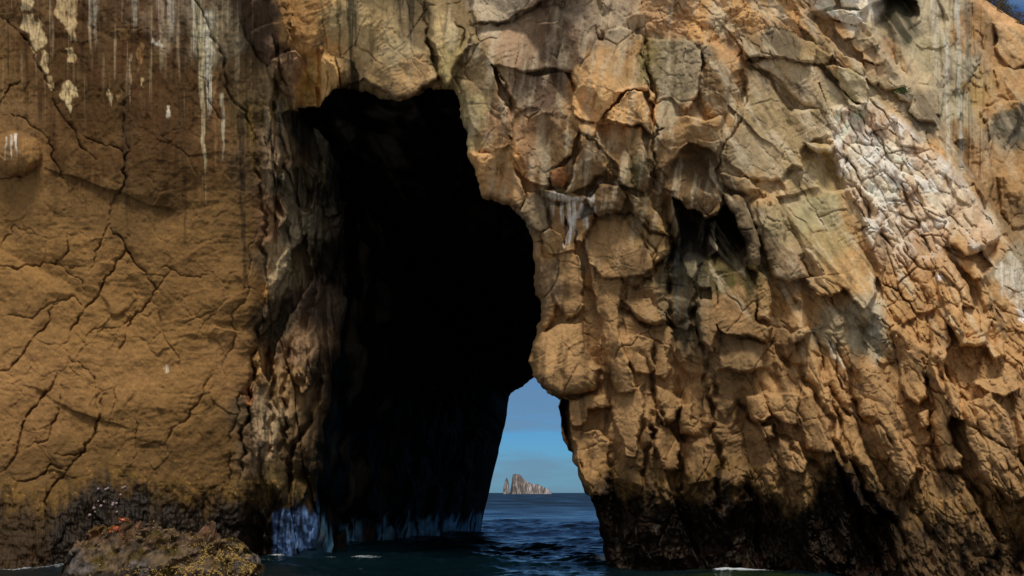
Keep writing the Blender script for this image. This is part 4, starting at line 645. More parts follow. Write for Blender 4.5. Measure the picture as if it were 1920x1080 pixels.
# bleached cobbles and iron-brown seams on the leaning slab
cell = sstep(.45, .7, COBID) * sstep(.12, -.05, noise(U / 60, V / 60, 811) - .12)
blend((204, 198, 188), R_cob * .75 * np.clip(cell + .35, 0, 1) * sstep(560, 380, V)); blend((136, 98, 58), R_cob * .35 * sstep(.1, .35, noise(U / 22 + V / 50, V / 70, 812)))
# barnacle speckle, olive algae, then the black tide band
ws = U * 0; tide = 12 * sstep(620, 560, U) + np.interp(U, [-260, 0, 80, 150, 200, 250, 290, 340, 400, 470, 520, 600, 1090, 1140, 1230, 1300, 1350, 1450, 1500, 1560, 1600, 1640, 1700, 1800, 1900, 2190],
                         [930, 940, 968, 925, 905, 905, 930, 940, 940, 930, 945, 935, 935, 925, 940, 945, 905, 950, 965, 900, 890, 925, 985, 985, 1010, 1040])
edge = V - tide + 44 * fbm(U / 34, V / 60, 831, 5) + 18 * noise(U / 9, V / 50, 835)
blend((104, 78, 24), .5 * sstep(-70, -30, edge) * sstep(12, -12, edge) * np.clip(.55 + 1.3 * fbm(U / 30, V / 26, 841, 3), 0, 1))
sp = hsh(np.floor(U / 2.6), np.floor(V / 2.6), 845)
blend((186, 142, 70), (sp > .95) * .5 * sstep(-100, -60, edge) * sstep(14, -10, edge) * sstep(-.1, .25, fbm(U / 40, V / 34, 846, 3)))
blend((74, 56, 34), .5 * sstep(-150, -70, edge) * sstep(.0, .35, fbm(U / 28, V / 22, 847, 4)))
wetm = sstep(-52, 16, edge + 12 * fbm(U / 7, V / 12, 839, 3)) * (1 - .40 * sstep(1640, 1760, U) * sstep(.35, -.1, fbm(U / 30, V / 60, 853, 3))) * (1 - .22 * sstep(110, 60, U))
darkc = lin((28, 19, 11)) * 1.0
dk_ = darkc[None, None, :] * (1 + 1.6 * np.clip(fbm(U / 22, V / 40, 851, 4), -.5, 1))[..., None]
col = col * (1 - wetm[..., None]) + dk_ * wetm[..., None]
blend((56, 42, 28), wetm * .3 * sstep(.1, .5, fbm(U / 15, V / 45, 855, 4)), 1.0); blend((44, 18, 12), wetm * .35 * sstep(1000, 1050, V) * sstep(.1, .5, noise(U / 30, V / 20, 857)), 1.0)
# wet mouth stone, cave shade painted as black; pale crust at the splash line
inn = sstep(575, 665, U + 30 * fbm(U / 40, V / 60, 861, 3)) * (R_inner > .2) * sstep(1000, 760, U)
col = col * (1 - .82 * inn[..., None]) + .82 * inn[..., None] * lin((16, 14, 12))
crust = sstep(508, 518, U) * sstep(640, 600, U) * sstep(950, 968, V + 16 * noise(U / 16, V * 0, 871)) * sstep(1043, 1034, V + .25 * (U - 560)) * np.clip(.75 + 1.2 * noise(U / 5.5, V / 60, 872) + .4 * noise(U / 2.5, V / 20, 873), 0, 1)
CRUST_BLUE_LIT = lin((120, 158, 218)) * .85  # pale crust colour with a blue light tint painted in
col = col * (1 - .9 * crust[..., None]) + .9 * crust[..., None] * CRUST_BLUE_LIT
col = np.clip(col, .001, .85)
wet = np.clip(wetm + .5 * inn, 0, 1)
# ------------------------------------------------------------------ cut the openings exactly along their outlines
Uv, Vv = U.copy(), V.copy()
for sdf in (-sdE, -sdS):   # positive inside an opening
    gy, gx = np.gradient(sdf, STEP); gl = np.hypot(gx, gy) + 1e-6
    m = (sdf > 0) & (sdf < STEP * 1.6)
    Uv = np.where(m, Uv - sdf * gx / gl, Uv); Vv = np.where(m, Vv - sdf * gy / gl, Vv)
inside = (sdE < 0) | (sdS < 0)
F4 = grid_faces(*U.shape); keep = ~(inside.ravel()[F4].all(1))
F4 = F4[keep]; used = np.unique(F4); remap = -np.ones(U.size, np.int64); remap[used] = np.arange(len(used)); F4 = remap[F4]
X, Y, Z = place(Uv, Vv, DD)
vert = np.stack([X, Y, Z], -1).reshape(-1, 3)[used]
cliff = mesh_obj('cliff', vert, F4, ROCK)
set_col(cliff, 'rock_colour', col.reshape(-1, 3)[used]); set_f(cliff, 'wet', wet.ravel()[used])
tag(cliff, 'tan and grey weathered sea cliff pierced by a tall dark arch, black at the tide line', None, None, 'structure')
def sample(A, u, v):
    i = np.clip((v - vs[0]) / STEP, 0, len(vs) - 1.01); j = np.clip((u - us[0]) / STEP, 0, len(us) - 1.01)
    a = i.astype(int); b = j.astype(int); fi = i - a; fj = j - b
    return A[a, b] * (1 - fi) * (1 - fj) + A[a + 1, b] * fi * (1 - fj) + A[a, b + 1] * (1 - fi) * fj + A[a + 1, b + 1] * fi * fj
# ------------------------------------------------------------------ the tunnel behind the mouth
eu = ENTd[:, 0]; ev = ENTd[:, 1]; N = len(eu)
eD = sample(DD, eu, np.minimum(ev, 1136))
A = np.stack(place(eu, ev, eD + .02), -1)
EXD = 76.0
key = [(600, 1150), (596, 900), (640, 640), (640, 320), (556, 204), (690, 172), (846, 168), (905, 372), (999, 452), (1014, 600), (996, 660), (1050, 748), (1084, 892), (1138, 1150)]
exk = [(890, 1060), (908, 960), (934, 850), (946, 800), (955, 742), (962, 734), (978, 726), (1000, 708), (1030, 690), (1080, 680), (1120, 690), (1160, 745), (1200, 880), (1222, 1060)]
extra_idx = [int(np.argmin(np.hypot(eu - a, ev - b))) for a, b in key]; extra_idx[0] = 0; extra_idx[-1] = N - 1
tI = np.arange(N); exu = np.interp(tI, extra_idx, [p[0] for p in exk]); exv = np.interp(tI, extra_idx, [p[1] for p in exk])
exu = exu + 2.0 * fbm(tI / 14., tI * 0., 901, 3); exv = exv + 2.0 * fbm(tI / 14., tI * 0., 905, 3)
B = np.stack(place(exu, exv, EXD + 0 * exu), -1)
M = 230
T = np.linspace(0, 1, M)[:, None, None]
Lf = A[None] * (1 - T) + B[None] * T
cen = Lf.mean(1, keepdims=True); cen[..., 2] = np.maximum(cen[..., 2], 2)
rad = Lf - cen; rad[..., 1] = 0; rad /= np.linalg.norm(rad, axis=-1, keepdims=True) + 1e-6
ii, jj = np.meshgrid(np.arange(M), np.arange(N), indexing='ij')
arc = np.concatenate([[0], np.cumsum(np.linalg.norm(np.diff(A, axis=0), axis=1))])[None, :] + 0 * ii
dep = T[:, :, 0] * 34 + 0 * jj
amp = sstep(0, .12, T[:, :, 0]) * sstep(1.0, .8, T[:, :, 0])
f1, f2, cx, cy, ox, oy = vor(dep / 2.2 + .4 * fbm(dep / 2, arc / 2, 911, 3), arc / 4.5, 913)
q = 1.0 * (hsh(cx, cy, 914)) + .9 * ((hsh(cx, cy, 915) - .5) * ox + (hsh(cx, cy, 916) - .5) * oy) + .8 * (ridged(dep / 5, arc / 9, 917, 4) + .3) + .25 * fbm(dep * 1.6, arc * 1.2, 918, 3)
Lf = Lf + rad * (amp * np.clip(q + .3, 0, 3) * .8)[..., None]
CAVE = rock_material('cave_rock', .5, 20., .06)
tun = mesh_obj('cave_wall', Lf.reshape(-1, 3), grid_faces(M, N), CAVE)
zz = Lf[..., 2]; nn_ = fbm(dep / 1.5, arc / 3, 921, 4)
tc_ = np.ones(zz.shape + (3,)) * lin((11, 11, 10)) * (1 + 1.2 * np.clip(nn_, -.6, 1))[..., None]  # near-black, with the tunnel's shade painted into the rock colour
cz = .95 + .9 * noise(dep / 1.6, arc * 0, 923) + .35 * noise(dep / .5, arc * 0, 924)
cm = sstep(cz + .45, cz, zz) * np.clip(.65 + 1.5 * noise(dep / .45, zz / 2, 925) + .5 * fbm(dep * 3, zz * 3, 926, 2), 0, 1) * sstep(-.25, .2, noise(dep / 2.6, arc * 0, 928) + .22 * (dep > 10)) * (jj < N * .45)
tc_ = tc_ * (1 - .9 * cm[..., None]) + .9 * cm[..., None] * lin((135, 200, 242))  # pale crust, blue light painted into its colour
pcm = sstep(.05, .3, fbm(dep / 3.5, arc / 5, 941, 4)) * (1 - sstep(.12, .5, T[:, :, 0] + 0 * jj)) * (jj < N * .5)  # paler patches near the mouth painted in as faintly lit facets
tc_ = tc_ * (1 - .8 * pcm[..., None]) + .8 * pcm[..., None] * lin((78, 70, 60))
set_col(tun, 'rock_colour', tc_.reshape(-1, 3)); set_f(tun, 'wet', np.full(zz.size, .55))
tag(tun, 'wet rock lining the tunnel through the arch, cave shade painted in as black, pale crust at the waterline with blue light painted in', None, None, 'structure')
# seaward face around the far mouth, roof of the headland
R = 10; outer = np.stack([np.interp(tI, [0, N * .25, N * .75, N - 1], [-60, -60, 110, 110]), np.full(N, EXD + 6.), np.interp(tI, [0, N * .25, N * .75, N - 1], [-4, 46, 40, -4])], -1)
tt = (np.linspace(0, 1, R) ** 2)[:, None, None]
S = B[None] * (1 - tt) + outer[None] * tt; S[..., 1] += (.0 + 2.5 * tt[..., 0] * fbm(S[..., 0] / 6, S[..., 2] / 6, 931, 3))
far = mesh_obj('seaward_cliff', S.reshape(-1, 3), grid_faces(R, N)[:, ::-1], ROCK)
set_col(far, 'rock_colour', np.tile(lin((120, 96, 70)) * 1.2, (R * N, 1))); set_f(far, 'wet', np.zeros(R * N)); tag(far, 'brown rock face of the headland around the seaward end of the tunnel', None, None, 'structure')
kt = np.arange(0, len(us), 8); topu, topv, topD = us[kt], np.zeros(len(kt)) + vs[0], DD[0, kt]
skx = [p[0] for p in SKY[1:10]]; sky_v = np.interp(topu, skx, [p[1] for p in SKY[1:10]], left=vs[0]); sky_v = np.maximum(sky_v, vs[0]); sky_v[topu < 1730] = vs[0]
topD = sample(DD, topu, sky_v + 2); a0 = np.stack(place(topu, sky_v + 1.5, topD), -1)
a1 = a0.copy(); a1[:, 1] += 6; a1[:, 2] += 1.2; a2 = a0.copy(); a2[:, 1] = EXD + 6; a2[:, 2] = np.maximum(a0[:, 2] * .9, 20)
rf = mesh_obj('cliff_top', np.vstack([a0, a1, a2]), grid_faces(3, len(kt)), ROCK)
set_col(rf, 'rock_colour', np.tile(lin((150, 112, 74)) * 1.2, (3 * len(kt), 1))); set_f(rf, 'wet', np.zeros(3 * len(kt))); tag(rf, 'brown sloping top of the headland', None, None, 'structure')

# ------------------------------------------------------------------ the sea
ny, nx = 620, 520
yy = 3.0 * (30000 / 3.0) ** np.linspace(0, 1, 900); near = yy < 30000; yy = np.unique(np.concatenate([np.array([2., 5., 8.]), np.arange(12, 100, .13), 100 * (40000 / 100.) ** np.linspace(0, 1, 420)]))
ss = np.linspace(-.95, .95, 640)
YY, SS = np.meshgrid(yy, ss, indexing='ij'); XX = SS * YY
dx_ = np.maximum((ss[1] - ss[0]) * YY, np.gradient(yy)[:, None]); ZZ = np.zeros_like(XX); PX = np.zeros_like(XX); PY = np.zeros_like(XX)
rr = random.Random(4)
for k in range(64):
    lam = 9.0 * .925 ** k; th = math.radians(250 + rr.gauss(0, 38)); a = (.0105 if lam > 3 else .0140) * lam ** .92 * (1.0 if lam > .5 else .8); kk = 2 * math.pi / lam; ph = rr.uniform(0, 6.28)
    att = np.clip(1.5 - 3.0 * dx_ / lam, 0, 1); arg = kk * (XX * math.cos(th) + YY * math.sin(th)) + ph + 1.2 * math.sin(k)
    ZZ += a * att * (np.cos(arg) if lam > 3 else 1.5 * ((1 - np.abs(np.sin(arg / 2))) ** 1.6 - .35)); PX -= .8 * a * att * math.cos(th) * np.sin(arg); PY -= .8 * a * att * math.sin(th) * np.sin(arg)
gust = .75 + .5 * fbm(XX / 14, YY / 14, 951, 3)
ZZ = ZZ * gust
sea_v = np.stack([XX + PX, YY + PY, ZZ], -1).reshape(-1, 3)
# water material
wm = bpy.data.materials.new('sea_water'); wm.use_nodes = True; t = wm.node_tree; b = t.nodes['Principled BSDF']
b.inputs['IOR'].default_value = 1.33; b.inputs['Roughness'].default_value = .08
fa_ = nn(t, 'ShaderNodeAttribute'); fa_.attribute_name = 'foam_glints'; wc = nn(t, 'ShaderNodeAttribute'); wc.attribute_name = 'water_colour'
tcw = nn(t, 'ShaderNodeTexCoord'); fn = nn(t, 'ShaderNodeTexNoise'); fn.inputs['Scale'].default_value = 6.5; fn.inputs['Detail'].default_value = 8; fn.inputs['Roughness'].default_value = .8
mpw = nn(t, 'ShaderNodeMapping'); mpw.inputs['Scale'].default_value = (1.3, 1.3, 1)
sm = nn(t, 'ShaderNodeMath', operation='ADD'); th_ = nn(t, 'ShaderNodeMapRange'); th_.inputs[1].default_value = 1.0; th_.inputs[2].default_value = 1.22
mxf = nn(t, 'ShaderNodeMix', data_type='RGBA'); mxf.inputs[7].default_value = (.55, .60, .62, 1)
rof = nn(t, 'ShaderNodeMapRange'); rof.inputs[4].default_value = .8
spw = nn(t, 'ShaderNodeSeparateXYZ'); rfar = nn(t, 'ShaderNodeMapRange'); rfar.inputs[1].default_value = 35; rfar.inputs[2].default_value = 240; rfar.inputs[3].default_value = .03; rfar.inputs[4].default_value = .5
t.links.new(tcw.outputs['Object'], spw.inputs[0]); t.links.new(spw.outputs[1], rfar.inputs[0])
pn = nn(t, 'ShaderNodeTexNoise'); pn.inputs['Scale'].default_value = 1.0; pn.inputs['Detail'].default_value = 6; pm = nn(t, 'ShaderNodeMapping'); pm.inputs['Scale'].default_value = (.07, .02, 1)
t.links.new(tcw.outputs['Object'], pm.inputs[0]); t.links.new(pm.outputs[0], pn.inputs['Vector'])
pr_ = nn(t, 'ShaderNodeMapRange'); pr_.inputs[1].default_value = .35; pr_.inputs[2].default_value = .65; pr_.inputs[3].default_value = .7; pr_.inputs[4].default_value = 1.4
pq = nn(t, 'ShaderNodeMath', operation='MULTIPLY'); t.links.new(pn.outputs[0], pr_.inputs[0]); t.links.new(pr_.outputs[0], pq.inputs[0]); t.links.new(rfar.outputs[0], pq.inputs[1]); t.links.new(pq.outputs[0], rof.inputs[3])
L = t.links.new
L(tcw.outputs['Object'], mpw.inputs[0]); L(mpw.outputs[0], fn.inputs['Vector']); L(fn.outputs[0], sm.inputs[0]); L(fa_.outputs['Fac'], sm.inputs[1]); L(sm.outputs[0], th_.inputs[0])
L(th_.outputs[0], mxf.inputs[0]); L(wc.outputs['Color'], mxf.inputs[6]); L(mxf.outputs[2], b.inputs['Base Color']); L(th_.outputs[0], rof.inputs[0]); L(rof.outputs[0], b.inputs['Roughness'])
bn = nn(t, 'ShaderNodeTexNoise'); bn.inputs['Scale'].default_value = 2.2; bn.inputs['Detail'].default_value = 9; bn.inputs['Roughness'].default_value = .66
bpw = nn(t, 'ShaderNodeBump'); bpw.inputs['Strength'].default_value = .9; bpw.inputs['Distance'].default_value = .06
mpb = nn(t, 'ShaderNodeMapping'); mpb.inputs['Scale'].default_value = (.7, 1.5, 1); L(tcw.outputs['Object'], mpb.inputs[0]); L(mpb.outputs[0], bn.inputs['Vector'])
L(bn.outputs[0], bpw.inputs['Height']); L(bpw.outputs[0], b.inputs['Normal'])
sea = mesh_obj('sea', sea_v, grid_faces(*XX.shape), wm)
# foam where the swell meets rock, plus light glints painted on crests
def wl(u, v):
    D = None
    x, y, z = place(np.array(float(u)), np.array(float(v)), np.array(1.0)); s = CAMZ / (CAMZ - z); return float(x * s), float(s)
foam_glints = np.zeros_like(XX)
for (u, v, rx, ry, s) in [(20, 1066, 2.6, 1.3, .60), (90, 1070, 2.4, 1.1, .58), (150, 1078, 1.6, .8, .54), (60, 1090, 3.5, 1.2, .42), (490, 1048, 1.2, 1.2, .48), (540, 1056, 1.8, 1.2, .42), (620, 1052, 2., 1.4, .34), (700, 1040, 2.2, 1.6, .28), (380, 1084, 1.6, .6, .50), (300, 1090, 1.6, .6, .50), (1310, 1056, 1.2, 1.2, 0.35), (1360, 1062, 1.4, 1.0, 0.37), (1450, 1064, 1.6, 1.0, 0.43), (1510, 1070, 1.6, 1.0, 0.45), (1420, 1074, 2.0, .6, .42), (1160, 1056, .9, 1.0, .46), (1230, 1058, 1.0, .8, .40), (1340, 1074, 1.6, .6, .42), (950, 1000, 2.0, 2.0, .30)]:
    x, y = wl(u, v); foam_glints = np.maximum(foam_glints, s * np.exp(-((XX - x) / rx) ** 2 - ((YY - y) / ry) ** 2))
foam_glints += .40 * np.clip((ZZ - .08) / .06, 0, 1) * (YY < 75) * sstep(-.2, .3, noise(XX / 5, YY / 5, 957) + .15)  # crest specks painted in as glints of light on the water
set_f(sea, 'foam_glints', foam_glints.ravel())
wcol = np.ones(XX.shape + (3,)) * np.array([.002, .009, .013])
for (u, v, rx, ry, s) in [(1420, 1070, 2.2, .6, .55), (1350, 1078, 1.6, .6, .45), (1480, 1082, 1.5, .6, .5), (470, 1062, 1.0, .7, .9), (400, 1080, 1.6, .7, .7)]:
    x, y = wl(u, v); m = np.clip(s * np.exp(-((XX - x) / rx) ** 2 - ((YY - y) / ry) ** 2), 0, 1)[..., None]; wcol = wcol * (1 - m) + m * np.array([.035, .05, .004])
set_col(sea, 'water_colour', wcol.reshape(-1, 3)); tag(sea, None, None, None, 'structure')

# ------------------------------------------------------------------ mussel-covered boulder at lower left
def mound(name, outline, Dc, halfd, seed, nxm=420, nym=240):
    ou = np.array(outline, float); xw = [place(np.array(u), np.array(v), np.array(Dc))[0] for u, v in outline]; zw = [place(np.array(u), np.array(v), np.array(Dc))[2] for u, v in outline]
    xs = np.linspace(xw[0], xw[-1], nxm); y = np.linspace(-1, 1, nym); Xg, Yn = np.meshgrid(xs, y)
    zt = np.interp(Xg, xw, zw); prof = np.clip(1 - np.abs(Yn) ** 2.2, 0, 1) ** .6
    Yg = Dc + Yn * halfd * (1 + .12 * noise(Xg / 1.2, Yn, seed)); Zg = -1.0 + (zt + .58) * prof
    f1, f2, cx, cy, ox, oy = vor(Xg / .75 + .3 * fbm(Xg, Yg, seed, 3), Yg / .75 + Zg * .5, seed)
    Zg += prof * .8 * scallop(Xg / 1.1 + .3 * Yg, Yg / .9 + .2 * fbm(Xg, Yg, 5, 3), seed + 20, 1.2, 1.3, .5, -1) + prof * .26 * scallop(Xg / .33, Yg / .4, seed + 24, 1.2, 1.2, .5, -1)
    Zg += prof * (.22 * (hsh(cx, cy, seed + 3) - .6) + .4 * ((hsh(cx, cy, seed + 4) - .5) * ox + (hsh(cx, cy, seed + 5) - .5) * oy) - .12 * np.exp(-((f2 - f1) / .08) ** 2))
    Yg -= prof * (tin(Xg * 100, Zg * 100 + Yg * 30, 120, 70, .9, seed + 31, 1.1) + tin(Xg * 100, Zg * 100 + Yg * 30, 44, 26, 1.0, seed + 35, .42) + tin(Xg * 100, Zg * 100 + Yg * 30, 16, 10, .6, seed + 39, .13))
    Zg += prof * (tin(Xg * 100, Yg * 100, 90, 60, .4, seed + 43, .5) + tin(Xg * 100, Yg * 100, 30, 22, .4, seed + 47, .22))
    Zg += prof * (.10 * ridged(Xg / .5, Yg / .5, seed + 8, 4) + .05 * fbm(Xg / .15, Yg / .15, seed + 9, 3)); Yg += .12 * fbm(Xg / .3, Zg / .3, seed + 10, 3)
    return Xg, Yg, Zg
OUT = [(128, 1090), (150, 1062), (172, 1008), (212, 982), (240, 978), (285, 980), (300, 974), (318, 971), (338, 980), (352, 996), (375, 992), (393, 994), (410, 1004), (430, 1006), (452, 1028), (474, 1056), (490, 1090)]
Xg, Yg, Zg = mound('boulder', OUT, 35.2, 2.4, 1001)
bo = mesh_obj('boulder', np.stack([Xg, Yg, Zg], -1).reshape(-1, 3), grid_faces(*Xg.shape)[:, ::-1], ROCK)
nb = fbm(Xg / .8, Yg / .8 + Zg, 1011, 4); bc = np.ones(Xg.shape + (3,)) * lin((98, 80, 60)) * 1.45
def bmix(c, m):
    global bc
    m = np.clip(m, 0, 1)[..., None]; bc = bc * (1 - m) + lin(c) * 1.4 * m
bmix((74, 60, 22), sstep(0, .3, nb)); bmix((96, 58, 34), .5 * sstep(.9, 1.5, Zg) * sstep(-.2, .2, fbm(Xg, Yg, 1013, 3)))
bmix((104, 98, 96), .7 * sstep(.12, .35, fbm(Xg / .9, Zg / .9, 1015, 3)) * sstep(1.2, .8, Zg)); bmix((24, 16, 12), .5 * sstep(-.1, .3, fbm(Xg / .45, Zg / .35 + Yg, 1019, 4))); bmix((30, 18, 12), .85 * sstep(.35, .05, Zg + .3 * nb)); bmix((30, 24, 18), .6 * sstep(.1, .4, -nb))
bc *= (1 + .4 * fbm(Xg / .12, Yg / .12 + Zg / .12, 1017, 3))[..., None]
bc *= (.9 - .5 * sstep(.0, .4, fbm(Xg / .3, Zg / .3 + Yg, 1021, 3)))[..., None]
set_col(bo, 'rock_colour', np.clip(bc, .002, .8).reshape(-1, 3)); set_f(bo, 'wet', np.clip(.75 + 0 * Xg, 0, 1).ravel())
tag(bo, 'low rough boulder crusted with yellow mussels at the foot of the left cliff wall', 'boulder')
# mussel clumps (countless)
rr = random.Random(8); vsv, fsv = [], []
octa = np.array([(1, 0, 0), (-1, 0, 0), (0, 1, 0), (0, -1, 0), (0, 0, 1), (0, 0, -1)], float); of = [(0, 2, 4), (2, 1, 4), (1, 3, 4), (3, 0, 4), (2, 0, 5), (1, 2, 5), (3, 1, 5), (0, 3, 5)]
fl_ = np.flatnonzero((Zg.ravel() > -.05) & (Yg.ravel() < 35.6)); cnt = 0
Xf, Yf, Zf = Xg.ravel(), Yg.ravel(), Zg.ravel(); cand = []
while cnt < 2100:
    i = fl_[rr.randrange(len(fl_))]; u_ = (Xf[i] / Yf[i]) * F + 960
    pr = .02 + float(sstep(360, 420, np.array(u_))) * float(sstep(1.25, .8, np.array(Zf[i]))) + float(sstep(250, 300, np.array(u_))) * float(sstep(.5, .25, np.array(Zf[i])))
    pr *= 1 if noise(np.array(Xf[i] / .35), np.array(Zf[i] / .3 + Yf[i]), 31) > 0 else .08
    if rr.random() > pr or Zf[i] < -.02: continue
    s = rr.uniform(.022, .05); R3 = np.array(Vector((rr.gauss(0, 1), rr.gauss(0, 1), rr.gauss(0, 1))).to_track_quat('X', 'Z').to_matrix())
    vsv.append((octa * (s * 1.4, s * .6, s * .7)) @ R3.T + (Xf[i], Yf[i] - .01, Zf[i] + .01)); fsv.append(np.array(of) + 6 * cnt); cnt += 1
MUS = plain('mussel_shell', (.38, .24, .06), .35, .75, 9.)
mu_ = mesh_obj('mussels', np.vstack(vsv), np.vstack(fsv), MUS, None, True)
tag(mu_, 'golden brown mussels crusted over the lower right of the boulder', None, None, 'stuff')
# paler shells on the slanting buttress to the left of the boulder
SH = plain('pale_shell', (.30, .22, .20), .5, .4, 20.)
spots = [(184, 940), (195, 941), (189, 949), (176, 953), (218, 944), (211, 947), (219, 960), (178, 960), (230, 915), (234, 913), (198, 918), (202, 916), (184, 917), (226, 928), (212, 944), (168, 966)]
import bmesh
proto = None; lastz = ['uppermost', 'upper', 'middle', 'lower']
for k, (u, v) in enumerate(spots):
    D = float(sample(DD, np.array([u]), np.array([v]))[0]) - .03; x, y, z = place(np.array(float(u)), np.array(float(v)), np.array(D))
    if proto is None:
        bm = bmesh.new(); bmesh.ops.create_uvsphere(bm, u_segments=14, v_segments=9, radius=.07)
        for q_ in bm.verts: q_.co.z *= .9; q_.co.y = q_.co.y * .7; rdg = 1 + .10 * math.cos(7 * math.atan2(q_.co.z, q_.co.x)); q_.co.x *= rdg; q_.co.z *= rdg
        me = bpy.data.meshes.new('barnacle'); bm.to_mesh(me); bm.free(); me.materials.append(SH); me.polygons.foreach_set('use_smooth', [True] * len(me.polygons))
        o = proto = bpy.data.objects.new('barnacle', me)
    else: o = proto.copy()
    sc.collection.objects.link(o); o.location = (float(x), float(y), float(z)); o.scale = [rr.uniform(.6, 1.25)] * 3; o.rotation_euler = (0, rr.uniform(0, 6), 0)
    tag(o, 'round pinkish barnacle stuck to the wet slanting rock left of the boulder', 'barnacle', 'pale barnacles above the boulder')
# red crabs on the boulder's ridge
CRAB = plain('crab_shell', (.36, .075, .02), .35, .35, 12.)
def make_crab(x, y, z, rot, s, label):
    root = bpy.data.objects.new('crab', None); sc.collection.objects.link(root); root.location = (x, y, z); root.rotation_euler = (.75, 0, rot); root.scale = (s, s, s)
    bm = bmesh.new(); bmesh.ops.create_icosphere(bm, subdivisions=3, radius=1)
    for q_ in bm.verts: q_.co.x *= .13 * (1 + .18 * q_.co.y); q_.co.y *= .10; q_.co.z = q_.co.z * .045 + .07
    me = bpy.data.meshes.new('shell'); bm.to_mesh(me); bm.free(); me.materials.append(CRAB); o = bpy.data.objects.new('shell', me); o.parent = root; sc.collection.objects.link(o)
    def limb(nm, pts, r0, r1):
        bm = bmesh.new(); rings = []
        for i, p in enumerate(pts):
            r = r0 + (r1 - r0) * i / (len(pts) - 1); rings.append([bm.verts.new((p[0] + r * math.cos(a) * .6, p[1] + r * math.cos(a) * .8, p[2] + r * math.sin(a))) for a in (0, 1.05, 2.1, 3.14, 4.2, 5.25)])
        for a, b2 in zip(rings, rings[1:]):
            for i in range(6): bm.faces.new((a[i], a[(i + 1) % 6], b2[(i + 1) % 6], b2[i]))
        bm.faces.new(rings[0]); bm.faces.new(rings[-1][::-1])
        me = bpy.data.meshes.new(nm); bm.to_mesh(me); bm.free(); me.materials.append(CRAB); o = bpy.data.objects.new(nm, me); o.parent = root; sc.collection.objects.link(o)
    for sx in (-1, 1):
        for i in range(4):
            yy_ = -.05 + i * .035; limb('leg', [(sx * .10, yy_, .07), (sx * .19, yy_ * 1.8, .12), (sx * .27, yy_ * 2.4, .05), (sx * .31, yy_ * 2.6, -.03)], .018, .006)
        limb('claw', [(sx * .09, -.07, .07), (sx * .15, -.13, .08), (sx * .12, -.18, .07), (sx * .07, -.21, .06)], .018, .03)
    return tag(root, label, 'crab', 'red crabs on the boulder')
for (u, lab, rot, s) in [(247, 'left of two red crabs clinging to the boulder ridge', .3, 1.0), (266, 'bright orange crab with spread legs, right of two on the boulder ridge', -.4, 1.35)]:
    j = int(np.argmin(np.abs(Xg[0] - (u - 960) / F * 35.0))); colz = Zg[:, j]; i = int(np.argmin(np.where(colz > colz.max() - .22, Yg[:, j], 99)))
    make_crab(float(Xg[i, j]), float(Yg[i, j]), float(Zg[i, j]) + .02, rot, s * .75, lab)

# ------------------------------------------------------------------ rock stacks on the horizon
def stack(name, outl, Dc, halfd, seed, label, n=(300, 120)):
    u = np.array([p[0] for p in outl]); v = np.array([p[1] for p in outl]); xw, _, zw = place(u, v, np.full(len(u), Dc)); zw = np.maximum(zw, -4)
    xs = np.linspace(xw[0], xw[-1], n[0]); y = np.linspace(-1, 1, n[1]); Xg, Yn = np.meshgrid(xs, y)
    zt = np.interp(Xg, xw, zw); side = np.sqrt(np.clip(1 - (2 * (Xg - xw[0]) / (xw[-1] - xw[0]) - 1) ** 4, 0, 1)); prof = np.clip(1 - np.abs(Yn) ** 4, 0, 1)
    Zg = -4 + (zt + 4) * prof; wob = ridged(Xg / 14, Zg / 60, seed, 4) * 7 + 10 * fbm(Xg / 30, Zg / 40, seed + 3, 3)
    Yg = Dc + Yn * halfd * (.3 + .7 * side) - wob * (Yn < 0) * np.abs(Yn) - (zt - Zg) * .25 * (Yn < 0)
    Zg = Zg + prof * 1.2 * fbm(Xg / 7, Yg / 7, seed + 5, 3)
    o = mesh_obj(name, np.stack([Xg, Yg, Zg], -1).reshape(-1, 3), grid_faces(*Xg.shape)[:, ::-1], ROCK2)
    h = np.clip(Zg / 60, 0, 1); c = np.ones(Xg.shape + (3,)) * np.array([.15, .125, .115]); m = sstep(0, .35, fbm(Xg / 5, Zg / 22, seed + 7, 4) + .22 * (1 - h * 2.2)) * .75
    c = c * (1 - m[..., None]) + m[..., None] * np.array([.50, .46, .46]); c *= (1 + .5 * fbm(Xg / 4, Zg / 9, seed + 9, 3))[..., None]
    set_col(o, 'rock_colour', np.clip(c, .01, .8).reshape(-1, 3)); set_f(o, 'wet', np.zeros(Xg.size)); return tag(o, label, 'sea stack', 'rock stacks on the horizon')
ROCK2 = rock_material('distant_rock', .3, 2.0, .1)
stack('sea_stack', [(943, 925), (944.5, 912), (947, 901), (950.3, 895), (953.5, 903), (955.5, 925)], 2400., 9., 1101, 'slim pointed rock spire standing on the horizon beside the larger stack', (90, 70))
stack('sea_stack', [(956.5, 925), (957.5, 916), (959.6, 902), (961.5, 889.5), (966, 888.5), (971, 888.8), (977, 891.5), (980, 896.5), (987, 902), (996.6, 907.5), (1002, 908), (1008, 907.8), (1019, 913.5), (1028, 917), (1033.2, 922.5), (1034.5, 925)], 2400., 32., 1121, 'broad grey rock stack with sheer left side and long sloping right shoulder')

